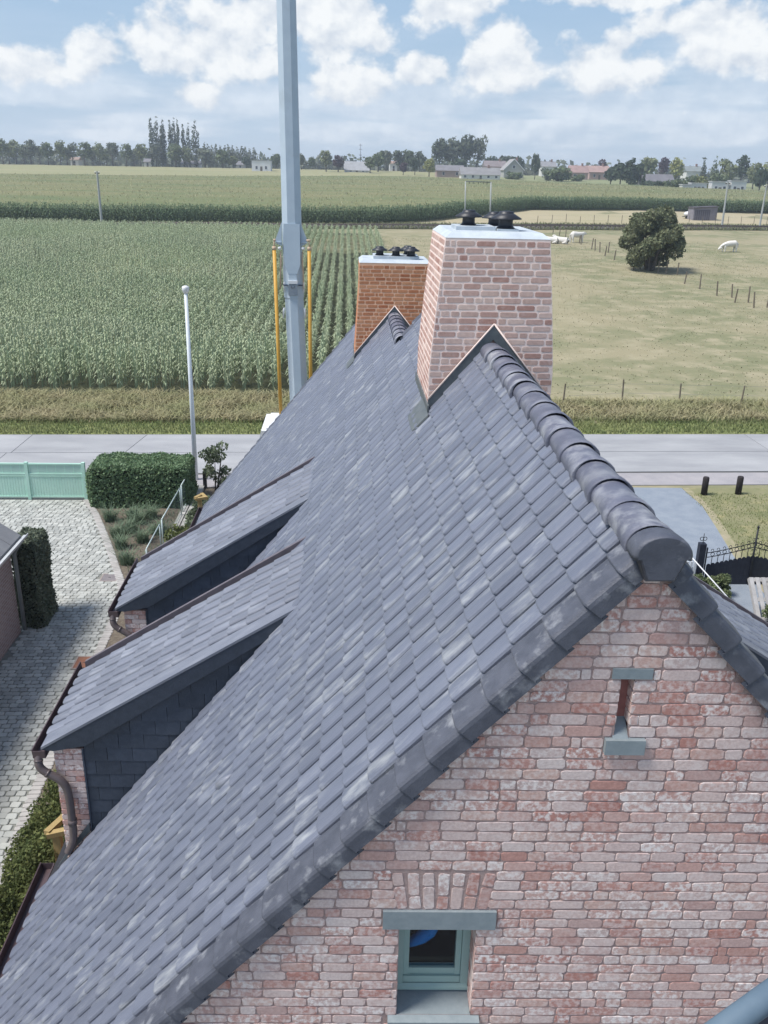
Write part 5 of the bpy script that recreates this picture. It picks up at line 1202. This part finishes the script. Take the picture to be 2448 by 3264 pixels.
# ------------------------------------------------------------------ fences
m_fp = mat('fence_wood', (.15, .125, .09), (.21, .18, .14), scale=4, rough=.95, bump=.3)
def fence(label, pts, h, r, name='wire_fence', wire=True, jit=.06):
    t = thing(name, label, 'fence', loc=pts[0]); o = np.array(pts[0]); rr = random.Random(len(label)); tops = []
    for p in pts:
        q = np.array(p)-o; hh = h*rr.uniform(.85, 1.12); l = np.array([rr.uniform(-jit, jit), rr.uniform(-jit, jit), 0]); MB().tube([q-[0, 0, .2], q+l+[0, 0, hh]], [r, r*.85], 6, True, False).build('post', m_fp, t); tops.append(q)
    if wire:
        for z in (.45, .9):
            MB().tube([q+[0, 0, h*z] for q in tops], .006, 3, False, False).build('wire', mat('fence_wire', (.18, .18, .17), rough=.6), t)
fp = [gnd(u, v) for u, v in ((1793, 1293), (1983, 1282), (2165, 1286), (2360, 1290), (2560, 1294))]
fence('wire fence with thin wooden posts along the near edge of the pasture', fp, 1.0, .045)
dg = [(1885, 795), (1897, 799), (1912, 805), (1927, 817), (1938, 806), (1957, 829), (2020, 861), (2040, 858), (2097, 871), (2122, 875), (2158, 878), (2181, 905), (2230, 922), (2285, 944), (2333, 950), (2341, 966), (2385, 966), (2403, 983), (2444, 981), (2480, 1003)]
fence('leaning post fence crossing the pasture diagonally past the big bush', [hit(u, v) for u, v in dg], 1.25, .075, jit=.15)
fence('short run of fence posts near the standing and lying cows', [hit(u, v) for u, v in ((1762, 745), (1782, 752), (1802, 762), (1846, 776), (1852, 780))], 1.2, .07, wire=False, jit=.12)
fence('row of thin posts along the mown strip beyond the railway', [np.array([x, rl(x)+10, float(terr(x, rl(x)+10))]) for x in np.arange(33, 92, 2.6)], 1.5, .055)

# ------------------------------------------------------------------ the big bush in the pasture
b = hit(2070, 862); rg = np.random.default_rng(17); L = []
for i in range(46):
    a = rg.uniform(0, 6.28); q = math.sqrt(rg.uniform(0, 1)); z = rg.uniform(.14, .93); w = math.sin(math.pi*min(1, .18+.72*z))**.6
    L.append((math.cos(a)*q*2.75*w, math.sin(a)*q*2.7*w, 6.3*z, rg.uniform(.7, 1.25), rg.uniform(.7, 1.25), rg.uniform(.6, 1.0)))
t = thing('field_tree', 'large dense dark green tree with low crown standing alone in the pasture', 'tree', loc=b)
P, N = crown_pts(L, 19000, rg, .5); P[:, 2] = np.maximum(P[:, 2], .1); V, F = leaf_quads(P, N, .22, rg, 1.6, .6); obj('crown', npmesh('crown', V, F), mat('leaf_field_tree', (.15, .17, .095), (.205, .22, .125), scale=.7, rough=.7, var=.4, hue=.014, spec=.2), t)
mb = MB()
for i in range(6):
    a = i*1.05; e = np.array([math.cos(a)*1.6, math.sin(a)*1.5, 3.6]); mb.tube([(math.cos(a)*.25, math.sin(a)*.25, -.3), e*[.45, .45, .4], e], [.16, .12, .04], 7)
mb.build('trunk', m_bark, t)

# ------------------------------------------------------------------ cows
m_cow = mat('cow_hide', (.66, .63, .57), (.72, .69, .64), scale=1.5, rough=.85)
def cow(p, ang, label, pose):
    t = thing('cow', label, 'cow', 'white cattle in the pasture', loc=p); t.rotation_euler = (0, 0, ang)
    if pose == 'lie': Vv = [(-.8, 0, .42, .36), (-.35, 0, .46, .40), (.2, 0, .48, .40), (.62, 0, .55, .33), (.9, 0, .78, .20), (1.08, 0, .98, .15), (1.32, 0, .90, .10), (-.6, .32, .18, .15), (-.15, .46, .12, .09), (-.6, -.32, .18, .15), (-.15, -.46, .12, .09), (.55, .28, .18, .12), (.95, .30, .08, .07), (.55, -.28, .18, .12), (.95, -.30, .08, .07), (-1.05, 0, .45, .05), (-1.12, .05, .12, .03), (1.05, .2, 1.06, .04), (1.05, -.2, 1.06, .04)]
    else:
        hd = (1.15, 1.12, .92) if pose == 'stand' else (.78, .36, .18)
        Vv = [(-.85, 0, 1.08, .33), (-.35, 0, 1.02, .40), (.2, 0, 1.0, .39), (.65, 0, 1.08, .34), (.95, 0, hd[0], .20), (1.15 if pose == 'stand' else 1.22, 0, hd[1]+.12, .15), (1.42 if pose == 'stand' else 1.42, 0, hd[2]+.08, .10),
              (-.82, .2, .66, .17), (-.86, .2, .32, .08), (-.80, -.2, .66, .17), (-.74, -.2, .32, .08), (.62, .2, .62, .13), (.60, .2, .30, .075), (.66, -.2, .62, .13), (.74, -.2, .30, .075), (-1.12, 0, 1.05, .05), (-1.18, 0, .55, .03), (1.05, .2, hd[1]+.2, .04), (1.05, -.2, hd[1]+.2, .04)]
        feet = [(-.84, .2, .03, .065), (-.72, -.2, .03, .065), (.60, .2, .03, .06), (.76, -.2, .03, .06)]
    E_ = [(0, 1), (1, 2), (2, 3), (3, 4), (4, 5), (5, 6), (0, 7), (7, 8), (0, 9), (9, 10), (3, 11), (11, 12), (3, 13), (13, 14), (0, 15), (15, 16), (5, 17), (5, 18)]
    if pose != 'lie': n = len(Vv); Vv = Vv+feet; E_ += [(8, n), (10, n+1), (12, n+2), (14, n+3)]
    me = bpy.data.meshes.new('body'); me.from_pydata([v[:3] for v in Vv], E_, []); me.update()
    o = obj('body', me, m_cow, t); md = o.modifiers.new('skin', 'SKIN'); md.use_smooth_shade = True
    for i, v in enumerate(Vv): me.skin_vertices[0].data[i].radius = (v[3], v[3]); me.skin_vertices[0].data[i].use_root = (i == 1)
    o.modifiers.new('sub', 'SUBSURF').levels = 1; o.modifiers['sub'].render_levels = 2
cow(hit(2322, 804), R(185), 'white cow grazing at the right with its head down', 'graze')
cow(hit(1838, 773), R(20), 'white cow standing by the fence posts left of the big bush', 'stand')
cow(hit(1790, 777), R(150), 'white cow lying down left of the standing cow', 'lie')
cow(hit(1755, 776), R(170), 'white cow half hidden behind the chimney', 'lie')

# ------------------------------------------------------------------ shed and trailer beyond the railway
s0 = hit(2245, 704); t = thing('field_shed', 'small grey corrugated field shed with slanted roof beyond the railway', 'shed', loc=s0)
m_sh = mat('shed_metal', (.20, .19, .215), (.25, .24, .26), scale=1, rough=.7, bump=.3); k = s0[1]/FPX
MB().prism([(-2.3, 0, 0), (2.3, 0, 0), (2.3, 0, 2.55), (-2.3, 0, 2.3)], (0, 3, 0)).build('wall', m_sh, t)
MB().prism([(-2.5, -.3, 2.32), (2.5, -.3, 2.62), (2.5, 3.2, 2.62), (-2.5, 3.2, 2.32)], (0, 0, .08)).build('roof', mat('shed_roof', (.09, .08, .09), rough=.8), t)
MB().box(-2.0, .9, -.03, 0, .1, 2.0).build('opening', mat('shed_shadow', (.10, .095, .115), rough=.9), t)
for x in np.arange(-2.2, 2.3, .4): MB().box(x, x+.05, -.05, 0, 0, 2.3).build('rib', m_sh, t)
s1 = hit(2195, 698); t = thing('water_trailer', 'small white rounded trailer parked left of the field shed', 'trailer', loc=s1)
MB().lathe((0, 0, .5), [(.5, 0), (.95, .15), (1.05, .5), (.8, .8), (.3, .92)], 14).build('tank', m_white, t); MB().box(-1.2, 1.2, -.5, .5, .38, .5).build('chassis', m_black, t)
for s in (-1, 1): MB().tube([(s*.6, -.6, .32), (s*.6, -.45, .32)], .32, 12).build('wheel', m_rubber, t)

# ------------------------------------------------------------------ village houses
m_glz = mat('far_glass', (.05, .06, .075), rough=.15, spec=.6)
def vhouse(u0, u1, vb, ve, vr, Y, wallc, roofc, label, gable_front=False, wins=3, chim=True, depth=7, name='village_house', cat='house', door=True, flat=False, sink=0):
    p0 = pY(u0, vb, Y); p1 = pY(u1, vb, Y); zb = min(float(terr(p0[0], Y)), p0[2]); ze = pY((u0+u1)/2, ve, Y)[2]; zr = pY((u0+u1)/2, vr, Y)[2]; w = p1[0]-p0[0]; O = np.array([p0[0], Y, zb])
    t = thing(name, label, cat, 'far village houses', loc=O); h = ze-zb; H = zr-zb
    wm_ = mat('plaster_'+'_'.join('%03d' % int(c*999) for c in wallc), wallc, tuple(c*.9 for c in wallc), scale=.4, rough=.9); rm = mat('roofing_'+'_'.join('%03d' % int(c*999) for c in roofc), roofc, tuple(c*.8 for c in roofc), scale=.6, rough=.85, bump=.3, bscale=6)
    if gable_front:
        MB().prism([(0, 0, -2), (w, 0, -2), (w, 0, h), (w/2, 0, H-.15), (0, 0, h)], (0, depth, 0)).build('wall', wm_, t)
        mb = MB()
        for s in (0, 1):
            e = -.4 if s == 0 else w+.4; sl_ = (H-h)/(w/2); mb.prism([(e, -.35, h-.4*sl_), (w/2, -.35, H), (w/2, depth+.3, H), (e, depth+.3, h-.4*sl_)], (0, 0, .22))
        rf = mb.build('roof', rm, t)
        mb = MB()
        for s in (0, 1): e = -.42 if s == 0 else w+.42; mb.prism([(e, -.40, h-.4*(H-h)/(w/2)-.05), (w/2, -.40, H-.05), (w/2, -.40, H+.3), (e, -.40, h-.4*(H-h)/(w/2)+.3)], (0, .06, 0))
        mb.build('barge_board', m_white, t)
    elif flat:
        MB().box(0, w, 0, depth, -2, H).build('wall', wm_, t); rf = MB().box(-.2, w+.2, -.2, depth+.2, H, H+.25).build('roof', rm, t)
    else:
        MB().box(0, w, 0, depth, -2, h).build('wall', wm_, t)
        mb = MB(); mb.prism([(-.3, -.4, h-.15), (-.3, depth/2, H), (-.3, depth+.4, h-.15)], (w+.6, 0, 0)); rf = mb.build('roof', rm, t)
        MB().prism([(-.02, 0, h-.2), (-.02, depth/2, H-.35), (-.02, depth, h-.2)], (-.02, 0, 0)).build('gable', wm_, t)
    if chim: MB().box(w*.7, w*.7+.7, depth/2-.4, depth/2+.3, H-1.2, H+.9).build('chimney', mat('far_brick', (.30, .19, .16), rough=.9), rf)
    hh = min(1.3, h*.5)
    for i in range(wins):
        x = w*(i+.5)/wins-.5; o = MB().box(x, x+1.0, -.06, .0, h*.35, h*.35+hh).build('window', m_white, t)
        MB().box(x+.08, x+.92, -.08, -.062, h*.35+.08, h*.35+hh-.08).build('pane', m_glz, o)
    if gable_front: o = MB().box(w/2-.6, w/2+.6, -.06, 0, h+.4, h+1.7).build('window', m_white, t); MB().box(w/2-.5, w/2+.5, -.08, -.062, h+.5, h+1.6).build('pane', m_glz, o)
    if door: MB().box(w*.5-.45, w*.5+.45, -.05, 0, 0, min(2.1, h*.8)).build('door', m_bark, t)
WHT, PNK, GRY, LGR = (.66, .66, .63), (.46, .33, .29), (.22, .215, .225), (.36, .37, .38)
vhouse(803, 863, 543, 524, 513, 395, (.70, .71, .72), (.35, .37, .40), 'modern white flat roofed house left of the crane boom', wins=2, chim=False, flat=True)
vhouse(754, 778, 541, 524, 513, 446, (.50, .49, .46), GRY, 'small grey roofed house half hidden by trees left of the white flat roofed house', wins=1, chim=False)
vhouse(578, 636, 532, 522, 512, 446, WHT, GRY, 'long low white house behind the tall poplars', wins=3, chim=False)
vhouse(459, 482, 528, 515, 505, 446, WHT, GRY, 'small white house among the left tree row', wins=1, chim=False)
vhouse(225, 250, 520, 508, 500, 446, WHT, (.34, .25, .2), 'white house glimpsed between the leftmost trees', wins=1, chim=False)
vhouse(1098, 1177, 548, 542, 514, 400, WHT, LGR, 'house with a long pale grey roof right of the purple tree', wins=2, chim=False, depth=9)
vhouse(1242, 1268, 530, 520, 513, 440, WHT, (.42, .30, .25), 'small pale house in the middle of the wood', wins=1, chim=False)
vhouse(1392, 1478, 556, 543, 526, 370, (.36, .28, .25), GRY, 'low dark roofed barn left of the long white house', wins=2, chim=False, door=False)
vhouse(1470, 1594, 566, 556, 533, 360, WHT, (.27, .265, .265), 'long low white walled house with grey roof behind the gantry', wins=5)
vhouse(1546, 1612, 545, 530, 512, 420, PNK, (.25, .215, .215), 'reddish brick house behind the long white house', wins=3)
vhouse(1606, 1668, 553, 541, 508, 385, (.40, .40, .37), (.33, .32, .31), 'gable fronted house with white barge boards', gable_front=True, wins=1, depth=11)
vhouse(1728, 1772, 545, 530, 514, 420, WHT, (.28, .28, .29), 'white house behind bushes right of the gable fronted house', wins=2)
vhouse(1817, 1873, 568, 549, 527, 390, PNK, (.36, .25, .23), 'pink brick house left of the pair near the dark conifers', wins=2)
vhouse(1878, 1942, 566, 548, 528, 400, PNK, (.40, .28, .25), 'pink brick house right of the pair near the dark conifers', wins=2)
vhouse(2052, 2148, 582, 577, 555, 330, (.3, .3, .3), (.19, .185, .20), 'house with a wide low slate grey roof behind the hedge', wins=2, chim=False)
vhouse(2188, 2238, 556, 545, 529, 400, WHT, (.24, .27, .265), 'house with greenish grey roof among the right trees', wins=2)
for (u0, u1, vb, ve, lab) in ((2203, 2252, 602, 585, 'low white caravan at the left of the farm yard'), (2268, 2322, 600, 580, 'long pale shelter in the middle of the farm yard'), (2330, 2378, 598, 578, 'white caravan at the right of the farm yard'), (2175, 2203, 602, 590, 'small white lean to at the edge of the farm yard')):
    vhouse(u0, u1, vb, ve+4, ve, 300, (.62, .63, .62), (.52, .52, .50), lab, wins=2, chim=False, depth=3, name='farm_caravan', cat='caravan', flat=True)

# ------------------------------------------------------------------ far trees
row = [(11, 434, 62), (54, 437, 55), (100, 442, 68), (155, 448, 58), (195, 446, 58), (233, 452, 50), (271, 446, 62), (320, 449, 50), (361, 449, 55), (404, 451, 50), (450, 456, 60), (499, 453, 62), (561, 453, 70), (597, 467, 55), (656, 467, 70), (711, 477, 66), (743, 494, 50)]
for i, (u, vt, w) in enumerate(row): tree(u, vt, 530, w, 'round', ('mid', 'grey', 'pale')[(i*5) % 3], 432+(i % 3)*3, '%s round leafy tree from the left in the far tree row' % ORD[i], 'far tree row on the left')
for i, (u, vt, w) in enumerate(((30, 452, 50), (78, 456, 50), (128, 460, 50), (215, 464, 50), (296, 465, 50), (340, 470, 50), (428, 474, 50), (475, 476, 50))): tree(u, vt, 522, w, 'round', ('grey', 'mid')[i % 2], 452+(i % 2)*4, '%s tree from the left of the second line behind the far tree row' % ORD[i], 'second line of far trees on the left')
for i, (u, vt, w) in enumerate(((488, 377, 18), (505, 373, 22), (518, 404, 14), (527, 380, 17), (548, 385, 16), (561, 377, 18), (572, 383, 15), (589, 396, 15), (605, 393, 16), (626, 385, 28))): tree(u, vt, 525, w, 'column', 'poplar', 440+(i % 2)*5, '%s columnar poplar from the left in the tall group' % ORD[i], 'tall columnar poplars', name='poplar_tree')
for i in range(13): u = 652+i*13.2; tree(u, 455+i*1.1+(i % 3)*2, 530, 17, 'column', 'grey', 480, '%s thin poplar from the left in the low row left of the boom' % ORD[i], 'row of thin poplars left of the boom', nleaf=220, name='poplar_tree')
for (u, vt, vb, w, kd, lc, Y, lab) in (
 (785, 497, 530, 40, 'round', 'dark', 440, 'dark low tree beside the white flat roofed house'), (880, 488, 530, 50, 'round', 'mid', 460, 'tree just left of the boom on the horizon'),
 (960, 482, 546, 30, 'round', 'grey', 420, 'lone tree just right of the boom'), (995, 500, 540, 30, 'round', 'mid', 440, 'small tree right of the lone tree by the boom'),
 (1040, 474, 546, 54, 'round', 'pale', 400, 'tall pale green tree left of the purple tree'), (1078, 491, 547, 50, 'round', 'purple', 398, 'dark purple tree left of the pale grey roof'),
 (1205, 478, 550, 60, 'round', 'mid', 410, 'left tree of the wood right of the pale grey roof'), (1230, 474, 548, 54, 'round', 'grey', 430, 'second tree of the wood right of the pale grey roof'), (1268, 475, 548, 56, 'round', 'poplar', 440, 'third tree of the wood, dark and tall'),
 (1300, 474, 548, 54, 'round', 'mid', 440, 'fourth tree of the wood right of the pale grey roof'), (1338, 482, 550, 56, 'round', 'poplar', 430, 'rightmost dark tree of the wood before the yellow tree'), (1180, 495, 552, 50, 'round', 'mid', 392, 'bushy tree in front of the wood beside the pale grey roof'),
 (1285, 515, 553, 34, 'round', 'purple', 380, 'small purple tree in front of the wood'), (1322, 500, 552, 40, 'round', 'dark', 385, 'dark green tree in front of the wood'), (1368, 502, 552, 50, 'round', 'yellow', 365, 'yellow green tree in front of the wood'),
 (1400, 432, 540, 74, 'round', 'poplar', 440, 'left giant tree of the tall grove'), (1440, 425, 540, 78, 'round', 'grey', 442, 'second giant tree of the tall grove'), (1480, 424, 540, 80, 'round', 'poplar', 440, 'third giant tree of the tall grove'), (1520, 428, 540, 76, 'round', 'grey', 442, 'right giant tree of the tall grove'),
 (1460, 505, 540, 80, 'round', 'dark', 425, 'low dark tree under the tall grove'), (1565, 493, 535, 70, 'round', 'dark', 470, 'left tree of the distant dark wood'), (1610, 494, 535, 70, 'round', 'poplar', 470, 'middle tree of the distant dark wood'), (1650, 498, 535, 60, 'round', 'dark', 470, 'right tree of the distant dark wood'),
 (1705, 486, 560, 38, 'round', 'poplar', 375, 'slender ragged tree right of the gable fronted house'), (1640, 545, 566, 60, 'bush', 'mid', 372, 'low bush in front of the gable fronted house'), (1776, 527, 572, 96, 'bush', 'mid', 365, 'wide bush left of the pink brick houses'), (1745, 530, 570, 50, 'bush', 'grey', 370, 'bush left of the wide bush'),
 (1840, 552, 575, 50, 'bush', 'mid', 372, 'bush in front of the left pink brick house'), (1917, 503, 535, 42, 'round', 'purple', 430, 'dark red tree behind the pink brick houses'), (1945, 530, 600, 60, 'round', 'dark', 335, 'left dark conifer of the big clump'), (1975, 515, 602, 66, 'round', 'dark', 332, 'middle dark conifer of the big clump'), (2005, 505, 603, 44, 'column', 'dark', 330, 'tall narrow dark conifer of the big clump'), (2030, 520, 602, 50, 'round', 'dark', 334, 'right dark conifer of the big clump'),
 (2065, 496, 570, 78, 'round', 'pale', 380, 'broad pale green dome shaped tree'), (2111, 499, 560, 50, 'round', 'purple', 400, 'dark reddish tree right of the pale dome tree'), (2155, 502, 565, 64, 'round', 'yellow', 370, 'bright green tree left of the greenish roof'),
 (2048, 548, 606, 22, 'cone', 'dark', 322, 'small dark pointed conifer in front of the slate grey roof'), (2085, 572, 608, 60, 'bush', 'dark', 318, 'left part of the hedge like bushes before the slate grey roof'), (2135, 566, 606, 70, 'bush', 'mid', 318, 'middle of the hedge like bushes before the slate grey roof'), (2185, 552, 604, 70, 'bush', 'mid', 318, 'right of the hedge like bushes before the slate grey roof'),
 (2240, 503, 560, 34, 'cone', 'poplar', 400, 'left pointed conifer behind the farm yard'), (2275, 500, 570, 44, 'cone', 'mid', 390, 'right pointed conifer behind the farm yard'), (2318, 505, 585, 70, 'round', 'pale', 360, 'yellowish round tree behind the farm yard'), (2361, 485, 575, 66, 'round', 'dark', 365, 'tall dark tree behind the farm yard'),
 (2400, 512, 588, 60, 'round', 'pale', 350, 'pale tree right of the tall dark tree'), (2420, 535, 602, 64, 'round', 'dark', 310, 'dark round tree at the right edge above the caravans'), (2446, 515, 595, 50, 'round', 'yellow', 345, 'bright green tree at the right edge'), (2290, 545, 592, 60, 'bush', 'mid', 325, 'bush behind the pale shelter'), (2235, 548, 592, 60, 'bush', 'yellow', 330, 'bright bush behind the left caravan')):
    tree(u, vt, vb, w, kd, lc, Y, lab, nleaf=520)
# low hedges on the skyline and a radio mast
p = at(1149, 620, 540); q = pY(1149, 458, 620); t = thing('radio_mast', 'thin radio mast on the horizon between boom and tall grove', 'mast', loc=p)
MB().tube([(0, 0, 0), q-p], [.35, .2], 5).build('shaft', mat('mast_grey', (.25, .27, .30), rough=.7), t)
for k in (.6, .8, .95): MB().box(-1.0, 1.0, -.1, .1, -.15, .15, Matrix.Translation(Vector((q-p)*k))).build('antenna', MATS['mast_grey'], t)
rg = np.random.default_rng(33); P = []; N = []
for u in np.arange(-60, 2520, 5):
    Y = 540+rg.uniform(-10, 10); b = at(u, Y, 540)
    for k in range(14): P.append(b+[rg.uniform(-3, 3), rg.uniform(-3, 3), abs(rg.normal(0, 3.2))]); N.append(rg.normal(size=3))
V, F = leaf_quads(np.array(P), np.array(N), 2.4, rg, 1.4, .6); obj('distant_woodland', npmesh('distant_woodland', V, F), LEAF['grey'], label='continuous low band of distant woodland along the horizon', cat='woodland', kind='stuff')

# ------------------------------------------------------------------ summer haze over the fields
hz = MB().box(-1260, 1260, -90, 1560, -8, 34).build('haze', None, label='thin summer haze lying over the fields', cat='haze', kind='stuff')
hm = bpy.data.materials.new('haze_air'); hm.use_nodes = True; hn = hm.node_tree; hn.nodes.remove(hn.nodes['Principled BSDF'])
pv = hn.nodes.new('ShaderNodeVolumePrincipled'); pv.inputs['Color'].default_value = (.80, .88, .97, 1); pv.inputs['Density'].default_value = .0005; pv.inputs['Anisotropy'].default_value = .2
hn.links.new(pv.outputs[0], hn.nodes['Material Output'].inputs['Volume']); hz.data.materials.append(hm)
